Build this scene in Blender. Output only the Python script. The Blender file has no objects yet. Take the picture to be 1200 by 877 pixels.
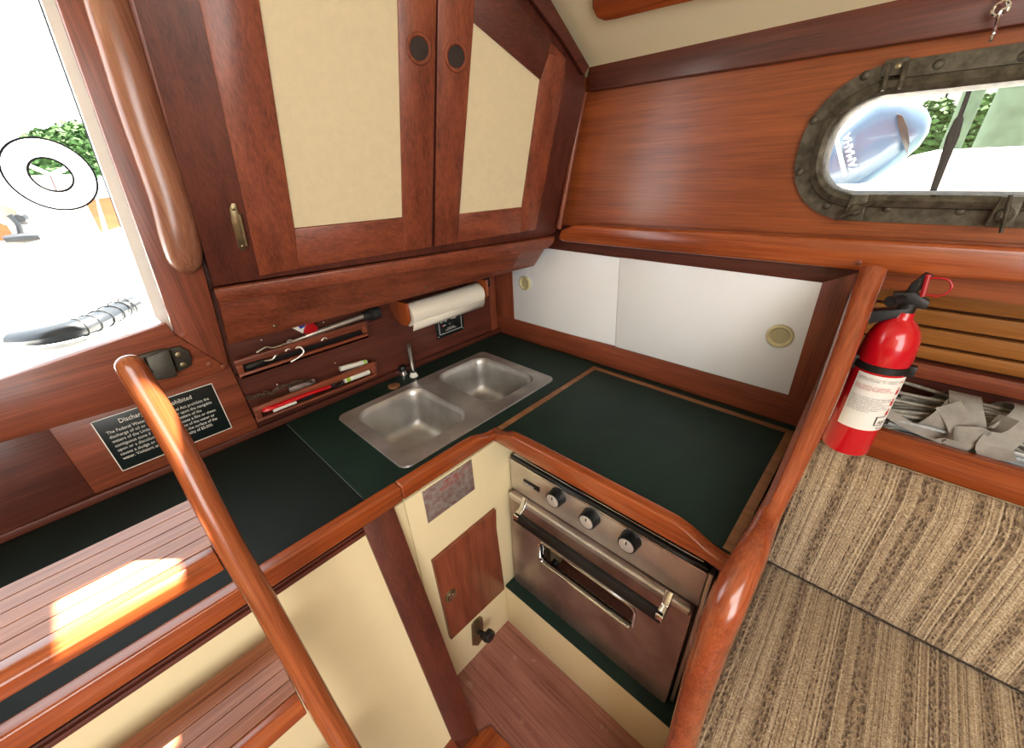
import bpy, bmesh, math, random
from mathutils import Vector, Matrix
random.seed(7)
C = bpy.context.scene.collection
V = Vector
pi = math.pi

# ------------------------------------------------------------------ camera
CR = [(0.72939119, 0.68290957, -0.04028671), (0.30210804, -0.37438837, -0.87667787), (-0.61377458, 0.62727017, -0.47938805)]
CP = V((1.11116569, -1.06560061, 1.43487167))
FP, CY = 462.873, 446.471
cam_d = bpy.data.cameras.new('camera'); cam = bpy.data.objects.new('camera', cam_d); C.objects.link(cam)
cam_d.sensor_fit = 'HORIZONTAL'; cam_d.sensor_width = 36; cam_d.lens = FP / 1200 * 36
cam_d.shift_y = (CY - 438.5) / 1200; cam_d.clip_start = .02; cam_d.clip_end = 200
rx, ry, rz = V(CR[0]), -V(CR[1]), -V(CR[2])
M4 = Matrix((rx, ry, rz)).transposed().to_4x4(); M4.translation = CP
cam.matrix_world = M4
bpy.context.scene.camera = cam

# ------------------------------------------------------------------ light
sc = bpy.context.scene
sc.view_settings.view_transform = 'Standard'; sc.view_settings.look = 'None'
sc.view_settings.exposure = 0.0; sc.view_settings.gamma = 1; sc.view_settings.use_curve_mapping = False
w = bpy.data.worlds.new('sky'); sc.world = w; w.use_nodes = True
bg = w.node_tree.nodes['Background']; bg.inputs[0].default_value = (.9, .96, 1, 1); bg.inputs[1].default_value = 4.0

SUN_DIR = V((.10, .38, 1)).normalized()          # towards the sun
sd = bpy.data.lights.new('sun', 'SUN'); sd.energy = 65; sd.angle = .012; sd.color = (1, .95, .86)
so = bpy.data.objects.new('sun', sd); C.objects.link(so); so.location = (0, 0, 5)
so.rotation_euler = SUN_DIR.to_track_quat('Z', 'Y').to_euler()

def area(name, loc, tgt, sx, sy, e, col):
    l = bpy.data.lights.new(name, 'AREA'); l.shape = 'RECTANGLE'; l.size = sx; l.size_y = sy; l.energy = e; l.color = col
    o = bpy.data.objects.new(name, l); C.objects.link(o); o.location = loc
    o.rotation_euler = (V(loc) - V(tgt)).to_track_quat('Z', 'Y').to_euler(); return o
area('overhead_fill', (1.75, -1.35, 1.9), (1.5, -1.1, 0), 1.2, 1.2, 33, (1, .99, .97))  # added overhead fill lamp, not a real hatch
area('forward_fill', (2.6, -2.0, 1.35), (.5, -.3, .9), 1.1, 1.1, 32, (1, .985, .96))  # added fill lamp behind the camera, aimed at the galley

# ------------------------------------------------------------------ materials
def nt(name):
    m = bpy.data.materials.new(name); m.use_nodes = True
    n = m.node_tree; return m, n, n.nodes['Principled BSDF']
def L(n, a, b): n.links.new(a, b)
def s2l(c): return tuple((x / 255 / 12.92) if x / 255 <= .04045 else ((x / 255 + .055) / 1.055) ** 2.4 for x in c)

def wood(name, axis, dark, light, rough=.32, coat=.35, scale=1.0, wear=0.0, bump=.05, rot=None):
    m, n, b = nt(name); dark = s2l(dark); light = s2l(light)
    tc = n.nodes.new('ShaderNodeTexCoord')
    if rot:
        vr = n.nodes.new('ShaderNodeVectorRotate'); vr.inputs['Axis'].default_value = rot[0]; vr.inputs['Angle'].default_value = math.radians(rot[1])
        L(n, tc.outputs['Object'], vr.inputs['Vector']); src_ = vr.outputs[0]
    else: src_ = tc.outputs['Object']
    mp = n.nodes.new('ShaderNodeMapping')
    sc_ = [38 * scale] * 3; sc_['xyz'.index(axis)] = 1.6 * scale
    mp.inputs['Scale'].default_value = sc_
    L(n, src_, mp.inputs[0])
    n1 = n.nodes.new('ShaderNodeTexNoise'); n1.inputs['Scale'].default_value = 1.0; n1.inputs['Detail'].default_value = 4; n1.inputs['Distortion'].default_value = .25
    L(n, mp.outputs[0], n1.inputs['Vector'])
    mp2 = n.nodes.new('ShaderNodeMapping'); s2 = [300 * scale] * 3; s2['xyz'.index(axis)] = 9 * scale
    mp2.inputs['Scale'].default_value = s2; L(n, src_, mp2.inputs[0])
    n2 = n.nodes.new('ShaderNodeTexNoise'); n2.inputs['Scale'].default_value = 1; n2.inputs['Detail'].default_value = 3
    L(n, mp2.outputs[0], n2.inputs['Vector'])
    n3 = n.nodes.new('ShaderNodeTexNoise'); n3.inputs['Scale'].default_value = 5; n3.inputs['Detail'].default_value = 3
    L(n, tc.outputs['Object'], n3.inputs['Vector'])
    def math_(op, a, bb):
        q = n.nodes.new('ShaderNodeMath'); q.operation = op
        for i, v in enumerate((a, bb)):
            if isinstance(v, (int, float)): q.inputs[i].default_value = v
            else: L(n, v, q.inputs[i])
        return q.outputs[0]
    s = math_('ADD', math_('MULTIPLY', n1.outputs[0], .40), math_('ADD', math_('MULTIPLY', n2.outputs[0], .42), math_('MULTIPLY', n3.outputs[0], .18)))
    cr = n.nodes.new('ShaderNodeValToRGB'); cr.color_ramp.elements[0].position = .36; cr.color_ramp.elements[1].position = .64
    cr.color_ramp.elements[0].color = (*dark, 1); cr.color_ramp.elements[1].color = (*light, 1)
    L(n, s, cr.inputs[0]); out = cr.outputs[0]
    if wear:
        n4 = n.nodes.new('ShaderNodeTexNoise'); n4.inputs['Scale'].default_value = 22; n4.inputs['Detail'].default_value = 6; n4.inputs['Roughness'].default_value = .7
        L(n, tc.outputs['Object'], n4.inputs['Vector'])
        r4 = n.nodes.new('ShaderNodeValToRGB'); r4.color_ramp.elements[0].position = .6; r4.color_ramp.elements[1].position = .74
        L(n, n4.outputs[0], r4.inputs[0])
        mx = n.nodes.new('ShaderNodeMix'); mx.data_type = 'RGBA'
        L(n, math_('MULTIPLY', r4.outputs[0], wear), mx.inputs[0]); L(n, out, mx.inputs[6]); mx.inputs[7].default_value = (.42, .27, .2, 1)
        out = mx.outputs[2]
    L(n, out, b.inputs['Base Color'])
    b.inputs['Roughness'].default_value = rough; b.inputs['Coat Weight'].default_value = coat; b.inputs['Coat Roughness'].default_value = .18
    bp = n.nodes.new('ShaderNodeBump'); bp.inputs['Strength'].default_value = bump * 3; bp.inputs['Distance'].default_value = .0008
    L(n, n2.outputs[0], bp.inputs['Height']); L(n, bp.outputs[0], b.inputs['Normal'])
    return m

def plain(name, col, rough=.5, metal=0, coat=0, noise=0.0, nscale=40, bump=0, bscale=300, dark=None):
    m, n, b = nt(name); c = s2l(col)
    b.inputs['Roughness'].default_value = rough; b.inputs['Metallic'].default_value = metal; b.inputs['Coat Weight'].default_value = coat
    tc = n.nodes.new('ShaderNodeTexCoord')
    nz = n.nodes.new('ShaderNodeTexNoise'); nz.inputs['Scale'].default_value = nscale; nz.inputs['Detail'].default_value = 5; nz.inputs['Roughness'].default_value = .6
    L(n, tc.outputs['Object'], nz.inputs['Vector'])
    cr = n.nodes.new('ShaderNodeValToRGB'); cr.color_ramp.elements[0].position = .35; cr.color_ramp.elements[1].position = .65
    dk = s2l(dark) if dark else tuple(x * (1 - noise) for x in c)
    cr.color_ramp.elements[0].color = (*dk, 1); cr.color_ramp.elements[1].color = (*c, 1)
    L(n, nz.outputs[0], cr.inputs[0]); L(n, cr.outputs[0], b.inputs['Base Color'])
    if bump:
        nb = n.nodes.new('ShaderNodeTexNoise'); nb.inputs['Scale'].default_value = bscale; nb.inputs['Detail'].default_value = 2
        L(n, tc.outputs['Object'], nb.inputs['Vector'])
        bp = n.nodes.new('ShaderNodeBump'); bp.inputs['Strength'].default_value = bump; bp.inputs['Distance'].default_value = .001
        L(n, nb.outputs[0], bp.inputs['Height']); L(n, bp.outputs[0], b.inputs['Normal'])
    return m

def brushed(name, axis, col, rough=.28, dark=None, metal_=.8):
    m, n, b = nt(name); c = s2l(col); dk = s2l(dark) if dark else tuple(x * .75 for x in c)
    tc = n.nodes.new('ShaderNodeTexCoord'); mp = n.nodes.new('ShaderNodeMapping')
    s = [500] * 3; s['xyz'.index(axis)] = 8; mp.inputs['Scale'].default_value = s
    L(n, tc.outputs['Object'], mp.inputs[0])
    nz = n.nodes.new('ShaderNodeTexNoise'); nz.inputs['Scale'].default_value = 1; nz.inputs['Detail'].default_value = 2; L(n, mp.outputs[0], nz.inputs['Vector'])
    n2 = n.nodes.new('ShaderNodeTexNoise'); n2.inputs['Scale'].default_value = 9; n2.inputs['Detail'].default_value = 5; L(n, tc.outputs['Object'], n2.inputs['Vector'])
    mx = n.nodes.new('ShaderNodeMix'); mx.data_type = 'RGBA'; mx.inputs[6].default_value = (*dk, 1); mx.inputs[7].default_value = (*c, 1)
    cr = n.nodes.new('ShaderNodeValToRGB'); cr.color_ramp.elements[0].position = .35; cr.color_ramp.elements[1].position = .62
    L(n, n2.outputs[0], cr.inputs[0]); L(n, cr.outputs[0], mx.inputs[0]); L(n, mx.outputs[2], b.inputs['Base Color'])
    b.inputs['Metallic'].default_value = metal_
    mr = n.nodes.new('ShaderNodeMapRange'); mr.inputs['To Min'].default_value = rough - .06; mr.inputs['To Max'].default_value = rough + .12
    L(n, nz.outputs[0], mr.inputs['Value']); L(n, mr.outputs[0], b.inputs['Roughness'])
    return m

def striped(name):
    m, n, b = nt(name)
    tc = n.nodes.new('ShaderNodeTexCoord'); sx = n.nodes.new('ShaderNodeSeparateXYZ'); L(n, tc.outputs['Object'], sx.inputs[0])
    def noise(vec, sc_, det=2, rough=.5, out=0):
        q = n.nodes.new('ShaderNodeTexNoise'); q.inputs['Scale'].default_value = sc_; q.inputs['Detail'].default_value = det; q.inputs['Roughness'].default_value = rough
        L(n, vec, q.inputs['Vector']); return q.outputs[out]
    def mapping(s):
        q = n.nodes.new('ShaderNodeMapping'); q.inputs['Scale'].default_value = s; L(n, tc.outputs['Object'], q.inputs[0]); return q.outputs[0]
    def mth(op, a, bb):
        q = n.nodes.new('ShaderNodeMath'); q.operation = op
        for i, v in enumerate((a, bb)):
            if isinstance(v, (int, float)): q.inputs[i].default_value = v
            else: L(n, v, q.inputs[i])
        return q.outputs[0]
    def n1d(k, off=0., det=1):
        q = n.nodes.new('ShaderNodeTexNoise'); q.noise_dimensions = '1D'; q.inputs['Scale'].default_value = 1; q.inputs['Detail'].default_value = det
        L(n, mth('ADD', mth('MULTIPLY', sx.outputs[0], k), off), q.inputs['W']); return q.outputs[0]
    def ramp(v, stops, interp='LINEAR'):
        q = n.nodes.new('ShaderNodeValToRGB'); q.color_ramp.interpolation = interp; e = q.color_ramp.elements
        e[0].position = stops[0][0]; e[0].color = (*stops[0][1], 1); e[1].position = stops[-1][0]; e[1].color = (*stops[-1][1], 1)
        for p, c in stops[1:-1]:
            z_ = e.new(p); z_.color = (*c, 1)
        L(n, v, q.inputs[0]); return q.outputs[0]
    broad = n1d(46, 3.3, 0); fine = n1d(190, 1.7, 1)
    g = lambda v: (v, v, v)
    bands = ramp(broad, [(.0, g(.34)), (.40, g(.50)), (.47, g(.36)), (.52, g(.60)), (.58, g(.46)), (.64, g(.56)), (1, g(.40))], 'CONSTANT')
    braidmask = ramp(n1d(46, 3.3, 0), [(.0, g(1)), (.38, g(0)), (.465, g(1)), (.52, g(0)), (1, g(0))], 'CONSTANT')
    vor = n.nodes.new('ShaderNodeTexVoronoi'); vor.inputs['Scale'].default_value = 1; L(n, mapping((170, 85, 85)), vor.inputs['Vector'])
    blob = ramp(vor.outputs['Distance'], [(.25, g(1)), (.55, g(0))])
    weave = noise(mapping((330, 330, 330)), 1, 1)
    speck = noise(tc.outputs['Object'], 90, 4, .75)
    s = mth('ADD', mth('MULTIPLY', bands, .62), mth('ADD', mth('MULTIPLY', mth('SUBTRACT', fine, .5), .38), mth('MULTIPLY', mth('SUBTRACT', weave, .5), .45)))
    s = mth('ADD', s, mth('MULTIPLY', mth('SUBTRACT', speck, .5), .34))
    s = mth('SUBTRACT', s, mth('MULTIPLY', mth('MULTIPLY', braidmask, blob), .17))
    cr = n.nodes.new('ShaderNodeValToRGB'); e = cr.color_ramp.elements
    e[0].position = .06; e[0].color = (*s2l((108, 88, 68)), 1); e[1].position = .50; e[1].color = (*s2l((206, 188, 158)), 1)
    for p, c in ((.2, (140, 118, 92)), (.32, (168, 146, 116))):
        q = e.new(p); q.color = (*s2l(c), 1)
    L(n, s, cr.inputs[0]); L(n, cr.outputs[0], b.inputs['Base Color']); b.inputs['Roughness'].default_value = .95
    b.inputs['Sheen Weight'].default_value = .2
    # woven relief: cords across the stripe with chunky herringbone bands
    wv = n.nodes.new('ShaderNodeTexWave'); wv.wave_type = 'BANDS'; wv.bands_direction = 'DIAGONAL'; wv.inputs['Scale'].default_value = 60; wv.inputs['Distortion'].default_value = 3; wv.inputs['Detail'].default_value = 2
    L(n, tc.outputs['Object'], wv.inputs['Vector'])
    h = mth('ADD', mth('MULTIPLY', weave, .8), mth('ADD', mth('MULTIPLY', fine, .6), mth('ADD', mth('MULTIPLY', wv.outputs['Fac'], .2), mth('MULTIPLY', mth('MULTIPLY', braidmask, mth('SUBTRACT', 1, blob)), .9))))
    bp = n.nodes.new('ShaderNodeBump'); bp.inputs['Strength'].default_value = .9; bp.inputs['Distance'].default_value = .003
    L(n, h, bp.inputs['Height']); L(n, bp.outputs[0], b.inputs['Normal'])
    return m

def glassmat(name, tint=(1, 1, 1), ior=1.45):
    m = bpy.data.materials.new(name); m.use_nodes = True; n = m.node_tree; n.nodes.clear()
    o = n.nodes.new('ShaderNodeOutputMaterial'); t = n.nodes.new('ShaderNodeBsdfTransparent'); t.inputs[0].default_value = (*tint, 1)
    g = n.nodes.new('ShaderNodeBsdfGlossy'); g.inputs['Roughness'].default_value = .03
    f = n.nodes.new('ShaderNodeFresnel'); f.inputs[0].default_value = ior; mx = n.nodes.new('ShaderNodeMixShader')
    L(n, f.outputs[0], mx.inputs[0]); L(n, t.outputs[0], mx.inputs[1]); L(n, g.outputs[0], mx.inputs[2]); L(n, mx.outputs[0], o.inputs[0]); return m

RD, RL = (72, 26, 15), (136, 62, 36)
M = {}
for a in 'xyz':
    M['red' + a] = wood('mahogany_' + a, a, (94, 42, 26), (150, 78, 50), rough=.42, coat=.2)
    M['deep' + a] = wood('dark_mahogany_' + a, a, (64, 28, 20), (104, 50, 35), rough=.45, coat=.15)
    M['org' + a] = wood('varnished_teak_' + a, a, (118, 52, 23), (170, 85, 40), rough=.25, coat=.6)
    M['tread' + a] = wood('tread_teak_' + a, a, (124, 70, 46), (180, 118, 84), rough=.42, coat=.3, wear=.15)
M['panel'] = wood('veneered_mahogany', 'x', (110, 50, 22), (160, 84, 42), rough=.32, coat=.4, scale=.8)
M['slat'] = wood('golden_oak', 'x', (126, 76, 28), (172, 112, 52), rough=.35, coat=.35)
M['inlay'] = wood('worn_inlay', 'x', (110, 70, 40), (158, 112, 76), rough=.5, coat=.1)
M['floor'] = wood('worn_floor_ply', 'x', (112, 62, 52), (166, 110, 98), rough=.36, coat=.4, scale=.6, wear=.8)
M['cream'] = plain('cream_laminate', (230, 214, 172), .45, noise=.06, nscale=3)
M['creamdoor'] = plain('cream_textured_vinyl', (222, 208, 172), .6, noise=.05, nscale=60, bump=.35, bscale=500)
M['ceil'] = plain('cream_headliner', (214, 202, 168), .7, noise=.05, nscale=4, bump=.2, bscale=200)
M['green'] = plain('dark_green_laminate', (20, 46, 39), .5, noise=.25, nscale=14)
M['green'].node_tree.nodes['Principled BSDF'].inputs['Specular IOR Level'].default_value = .3
M['greendark'] = plain('shaded_green_laminate', (12, 28, 24), .55, noise=.3, nscale=14)  # green laminate copy with the shadow behind the ladder put into its colour
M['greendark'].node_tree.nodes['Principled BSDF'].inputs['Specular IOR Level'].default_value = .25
M['white'] = plain('white_acrylic', (242, 245, 248), .3, noise=.03, nscale=5, coat=.2)
M['gel'] = plain('white_gelcoat', (240, 240, 236), .4, noise=.03, nscale=2)
M['gelshade'] = plain('shaded_gelcoat', (214, 198, 176), .5, noise=.15, nscale=6)  # white gelcoat copy with the cockpit shading put into its colour
M['ivory'] = plain('ivory_plastic', (206, 196, 152), .4, noise=.05)
M['black'] = plain('black_plastic', (20, 20, 21), .45, noise=.2)
M['blackmatte'] = plain('black_rubber', (26, 26, 27), .75, noise=.3)
M['enamel'] = plain('black_enamel', (22, 24, 26), .3, noise=.2, coat=.2)
M['steelx'] = brushed('brushed_steel_x', 'x', (226, 220, 212), .34, (196, 188, 180))
M['steeldoor'] = brushed('smoky_steel_door', 'x', (184, 168, 160), .30, (150, 130, 122))
M['steel'] = brushed('worn_sink_steel', 'y', (208, 208, 206), .36, (170, 168, 166))
M['chrome'] = plain('polished_chrome', (225, 225, 225), .12, metal=1)
M['bronze'] = plain('weathered_bronze', (104, 98, 84), .55, metal=.55, noise=.3, nscale=60, bump=.4, bscale=220, dark=(66, 60, 48))
M['brass'] = plain('aged_brass', (150, 136, 104), .38, metal=.9, noise=.3, nscale=80)
M['red'] = plain('red_enamel', (196, 8, 28), .25, coat=.6, noise=.04)
M['redplastic'] = plain('red_plastic', (170, 12, 24), .35)
M['paper'] = plain('paper_towel', (238, 232, 218), .9, noise=.04, nscale=200, bump=.5, bscale=160)
M['whiteprint'] = plain('white_print', (236, 234, 228), .5)
M['greyprint'] = plain('grey_print', (110, 112, 112), .6)
M['redprint'] = plain('red_print', (190, 40, 40), .5)
M['tarnish'] = plain('etched_plate', (164, 158, 152), .5, metal=.4, noise=.4, nscale=70, dark=(140, 108, 102))
M['blackplate'] = plain('black_engraved_plate', (24, 34, 34), .3, noise=.2)
M['rope'] = plain('grey_cord', (176, 172, 160), .85, noise=.35, nscale=90, bump=.5, bscale=500)
M['web'] = plain('grey_webbing', (158, 154, 146), .8, noise=.2, nscale=50, bump=.5, bscale=700)
M['fabric'] = striped('striped_tweed')
M['caulk'] = plain('black_caulk', (22, 18, 16), .7)
M['glass'] = glassmat('clear_glass')
M['ovenglass'] = glassmat('oven_glass', (.75, .84, .88), 2.4)
M['blue'] = plain('blue_enamel', (30, 60, 160), .4)
M['motor'] = plain('blue_grey_cowling', (52, 74, 98), .3, coat=.5, noise=.1, nscale=3)
M['pile'] = plain('weathered_piling', (92, 104, 84), .9, noise=.3, nscale=12)
M['dock'] = plain('sunlit_dock_timber', (130, 116, 84), .8, noise=.3, nscale=10)
M['leaf'] = plain('hedge_leaves', (66, 100, 42), .8, noise=.6, nscale=9)
M['house'] = plain('pale_house_siding', (150, 140, 136), .8)
M['winpane'] = plain('dark_window', (90, 105, 120), .2)
M['line'] = plain('dark_cord', (14, 14, 15), .7)
M['line'].node_tree.nodes['Principled BSDF'].inputs['Specular IOR Level'].default_value = 0
M['cockteak'] = wood('sunlit_teak', 'y', (112, 46, 12), (146, 70, 24), rough=.5, coat=.1)
M['gray'] = plain('blue_grey_plastic', (26, 32, 38), .4, noise=.2)
M['wht'] = plain('white_plastic', (232, 234, 224), .4)
M['lime'] = plain('lime_green_print', (150, 190, 60), .5)

# ------------------------------------------------------------------ back-projection of measured points onto real planes
def ray(u, v):
    a, b = (u - 600) / FP, (v - CY) / FP
    return V([CR[0][i] * a + CR[1][i] * b + CR[2][i] for i in range(3)])
def P(u, v, x=None, y=None, z=None, pl=None):
    r = ray(u, v)
    if x is not None: t = (x - CP.x) / r.x
    elif y is not None: t = (y - CP.y) / r.y
    elif z is not None: t = (z - CP.z) / r.z
    else: t = (pl[1] - CP).dot(pl[0]) / r.dot(pl[0])
    return CP + r * t
def PP(pts, **k): return [P(u, v, **k) for u, v in pts]

# ------------------------------------------------------------------ mesh helpers (all in world coordinates)
def B(): return bmesh.new()
def prism(bm, pts, vec):
    vec = V(vec); a = [bm.verts.new(p) for p in pts]; b = [bm.verts.new(V(p) + vec) for p in pts]
    bm.faces.new(a); bm.faces.new(b[::-1]); n = len(a)
    for i in range(n): bm.faces.new((a[i], b[i], b[(i + 1) % n], a[(i + 1) % n]))
    return a + b
def box(bm, x0, x1, y0, y1, z0, z1):
    return prism(bm, [(x0, y0, z0), (x1, y0, z0), (x1, y1, z0), (x0, y1, z0)], (0, 0, z1 - z0))
def frame_of(d):
    d = V(d).normalized(); a = V((0, 0, 1)) if abs(d.z) < .9 else V((1, 0, 0))
    u = d.cross(a).normalized(); return u, d.cross(u).normalized()
def tube(bm, pts, rad, n=14, cap=True, flat=None, up=None, closed=False):
    pts = [V(p) for p in pts]; k = len(pts)
    if not isinstance(rad, (list, tuple)): rad = [rad] * k
    rings = []; u = None
    for i in range(k):
        if closed: d = pts[(i + 1) % k] - pts[i - 1]
        else: d = pts[min(i + 1, k - 1)] - pts[max(i - 1, 0)]
        d.normalize()
        if up is not None: u = d.cross(V(up)).normalized()
        elif u is None: u = frame_of(d)[0]
        else: u = (u - d * u.dot(d)).normalized()
        w_ = d.cross(u)
        fl = flat if flat else (1, 1)
        rings.append([bm.verts.new(pts[i] + (u * math.cos(2 * pi * j / n) * fl[0] + w_ * math.sin(2 * pi * j / n) * fl[1]) * rad[i]) for j in range(n)])
    m = k if closed else k - 1
    for i in range(m):
        a, b = rings[i], rings[(i + 1) % k]
        for j in range(n): bm.faces.new((a[j], a[(j + 1) % n], b[(j + 1) % n], b[j]))
    if cap and not closed: bm.faces.new(rings[0][::-1]); bm.faces.new(rings[-1])
def cyl(bm, a, b, r, r2=None, n=20): tube(bm, [a, b], [r, r if r2 is None else r2], n)
def lathe(bm, o, d, prof, n=28, capend=True):
    o, d = V(o), V(d).normalized(); u, w_ = frame_of(d); rings = []
    for r, h in prof:
        rings.append([bm.verts.new(o + d * h + (u * math.cos(2 * pi * j / n) + w_ * math.sin(2 * pi * j / n)) * max(r, 1e-4)) for j in range(n)])
    for a, b in zip(rings, rings[1:]):
        for j in range(n): bm.faces.new((a[j], a[(j + 1) % n], b[(j + 1) % n], b[j]))
    if capend: bm.faces.new(rings[0][::-1]); bm.faces.new(rings[-1])
def spline(pts, k=6):
    pts = [V(p) for p in pts]; out = []
    for i in range(len(pts) - 1):
        p0, p1, p2, p3 = pts[max(i - 1, 0)], pts[i], pts[i + 1], pts[min(i + 2, len(pts) - 1)]
        for j in range(k):
            t = j / k
            out.append(.5 * ((2 * p1) + (p2 - p0) * t + (2 * p0 - 5 * p1 + 4 * p2 - p3) * t * t + (3 * p1 - p0 - 3 * p2 + p3) * t ** 3))
    out.append(pts[-1]); return out
def rrect(w_, h, r, n=6):
    o = []
    for cx, cy, a0 in ((w_ / 2 - r, h / 2 - r, 0), (-w_ / 2 + r, h / 2 - r, 90), (-w_ / 2 + r, -h / 2 + r, 180), (w_ / 2 - r, -h / 2 + r, 270)):
        for j in range(n + 1):
            a = math.radians(a0 + 90 * j / n); o.append((cx + r * math.cos(a), cy + r * math.sin(a)))
    return o
def loft(bm, rings, cap0=False, cap1=False, closed=True):
    R_ = [[bm.verts.new(p) for p in r] for r in rings]
    for a, b in zip(R_, R_[1:]):
        n = len(a)
        for j in range(n if closed else n - 1): bm.faces.new((a[j], a[(j + 1) % n], b[(j + 1) % n], b[j]))
    if cap0: bm.faces.new(R_[0][::-1])
    if cap1: bm.faces.new(R_[-1])
def finish(bm, bev=0, seg=2, sharp=35):
    bmesh.ops.recalc_face_normals(bm, faces=bm.faces)
    if bev:
        es = [e for e in bm.edges if len(e.link_faces) == 2 and e.calc_face_angle(0) > math.radians(30)]
        bmesh.ops.bevel(bm, geom=es, offset=bev, segments=seg, affect='EDGES', profile=.5, clamp_overlap=True)
def obj(name, bm, mat, parent=None, bev=0, seg=2, sharp=38, origin=None, **props):
    finish(bm, bev, seg)
    me = bpy.data.meshes.new(name)
    if parent is not None: org = ORG[parent.name]
    elif origin is not None: org = V(origin)
    else:
        xs = [v.co for v in bm.verts]
        org = V(((min(p.x for p in xs) + max(p.x for p in xs)) / 2, (min(p.y for p in xs) + max(p.y for p in xs)) / 2, min(p.z for p in xs)))
    bmesh.ops.translate(bm, verts=bm.verts, vec=-org)
    bm.to_mesh(me); bm.free(); me.shade_smooth(); me.set_sharp_from_angle(angle=math.radians(sharp))
    me.materials.append(M[mat] if isinstance(mat, str) else mat)
    o = bpy.data.objects.new(name, me); C.objects.link(o)
    if parent is not None: o.parent = parent
    else: o.location = org
    ORG[o.name] = org
    for k, v in props.items(): o[k] = v
    return o
ORG = {}
def thing(name, label, cat, loc, group=None):
    o = bpy.data.objects.new(name, None); C.objects.link(o); o.empty_display_size = .05; o.location = loc; ORG[o.name] = V(loc)
    o['label'] = label; o['category'] = cat
    if group: o['group'] = group
    return o
def tag(o, label, cat, group=None):
    o['label'] = label; o['category'] = cat
    if group: o['group'] = group
    return o
def struct(name, bm, mat, **k): return obj(name, bm, mat, kind='structure', **k)
def text(name, s, size, o, right, up, mat, parent, depth=.0004, align='LEFT', spacing=1.0, fitw=None):
    cu = bpy.data.curves.new('t', 'FONT'); cu.body = s; cu.size = size; cu.align_x = align; cu.extrude = depth; cu.space_line = spacing; cu.resolution_u = 2
    t = bpy.data.objects.new('t', cu); C.objects.link(t); dg = bpy.context.evaluated_depsgraph_get(); dg.update()
    me = bpy.data.meshes.new_from_object(t.evaluated_get(dg)); bpy.data.objects.remove(t)
    if fitw:
        xs = [v.co.x for v in me.vertices]; me.transform(Matrix.Diagonal((fitw / (max(xs) - min(xs)), 1, 1, 1)))
    r = V(right).normalized(); u = V(up); u = (u - r * u.dot(r)).normalized(); nn = r.cross(u)
    m = Matrix((r, u, nn)).transposed().to_4x4(); m.translation = V(o) - ORG[parent.name]
    me.transform(m); me.materials.clear(); me.materials.append(M[mat])
    ob = bpy.data.objects.new(name, me); C.objects.link(ob); ob.parent = parent; ORG[ob.name] = ORG[parent.name]; return ob
def screw(parent, p, n, r=.003, mat='brass', name='screw'):
    bm = B(); lathe(bm, V(p), n, [(r, -.0005), (r, .0006), (r * .6, .0013), (0.0002, .0015)], 10); return obj(name, bm, mat, parent)

X, Y, Z = V((1, 0, 0)), V((0, 1, 0)), V((0, 0, 1))
H = .83                                        # height of the worktop

# =================================================================== SETTING
bm = B(); box(bm, -.02, 3.0, -2.5, .02, -.03, 0); flo = struct('floor', bm, 'floor', origin=(1.2, -1.2, 0))
bm = B(); prism(bm, PP([(541, 877), (556, 862), (575, 852), (600, 877), (610, 900), (520, 900)], z=.001), (0, 0, .006)); obj('floor_threshold', bm, 'orgy', flo, bev=.001)

# aft bulkhead with the tapered companionway opening
def edge_y(z): return -.987 + (z - 1.134) * .087
zt = 1.78; ob_l, ot_l = -1.62, -1.70
bm = B()
prism(bm, [(0, edge_y(1.134), 1.134), (0, edge_y(zt), zt), (0, ot_l, zt), (0, ob_l, 1.134), (0, -2.5, 1.134), (0, -2.5, 1.96), (0, .15, 1.96), (0, .15, .0), (0, -2.5, 0), (0, -2.5, 1.134), (0, ob_l, 1.1338)], (-.03, 0, 0))
bm.free(); bm = B()
prism(bm, [(0, .15, 0), (0, .15, 1.96), (0, edge_y(1.96), 1.96), (0, edge_y(1.134), 1.134), (0, edge_y(1.134), 0)], (-.03, 0, 0))
prism(bm, [(0, edge_y(1.134), 0), (0, edge_y(1.134), 1.134), (0, ob_l, 1.134), (0, ob_l, 0)], (-.03, 0, 0))
prism(bm, [(0, ob_l, 0), (0, ob_l, 1.134), (0, ot_l, zt), (0, ot_l, 1.96), (0, -2.5, 1.96), (0, -2.5, 0)], (-.03, 0, 0))
prism(bm, [(0, edge_y(zt), zt), (0, edge_y(1.96), 1.96), (0, ot_l, 1.96), (0, ot_l, zt)], (-.03, 0, 0))
wa = struct('wall_aft', bm, 'deepy', origin=(0, -.9, 0))
# boards applied on it
xf = .022
bm = B(); prism(bm, PP([(66 - 33, -90), (66, 0), (205, 392), (224, 404), (262, 428), (269.5, 431), (156, 0), (130, -100)], x=xf), (-xf, 0, 0)); obj('door_post', bm, 'redz', wa, bev=.003)
bm = B(); prism(bm, PP([(-60, 468), (0, 446), (195, 379), (205, 392), (268, 432), (157, 475), (0, 520), (-60, 537)], x=xf), (-xf, 0, 0)); obj('sill_rail', bm, 'redy', wa, bev=.003)
xb = .012
bm = B(); prism(bm, PP([(57, 503), (157, 473), (269, 428), (303, 502), (111.5, 579)], x=xb), (-xb, 0, 0)); obj('plaque_board', bm, 'redy', wa, bev=.001)
bm = B(); prism(bm, PP([(-60, 533), (57, 502.5), (111, 579), (-60, 653)], x=.010), (-.010, 0, 0)); obj('side_board', bm, 'deepy', wa, bev=.001)
bm = B(); box(bm, 0, .016, -2.2, -.0, H + .0005, H + .018); obj('base_strip', bm, 'deepy', wa, bev=.002)
bm = B(); prism(bm, PP([(573, 325), (579, 323), (584, 389), (577, 392)], x=.006), (-.006, 0, 0)); obj('corner_strip', bm, 'redz', wa, bev=.001)
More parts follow.
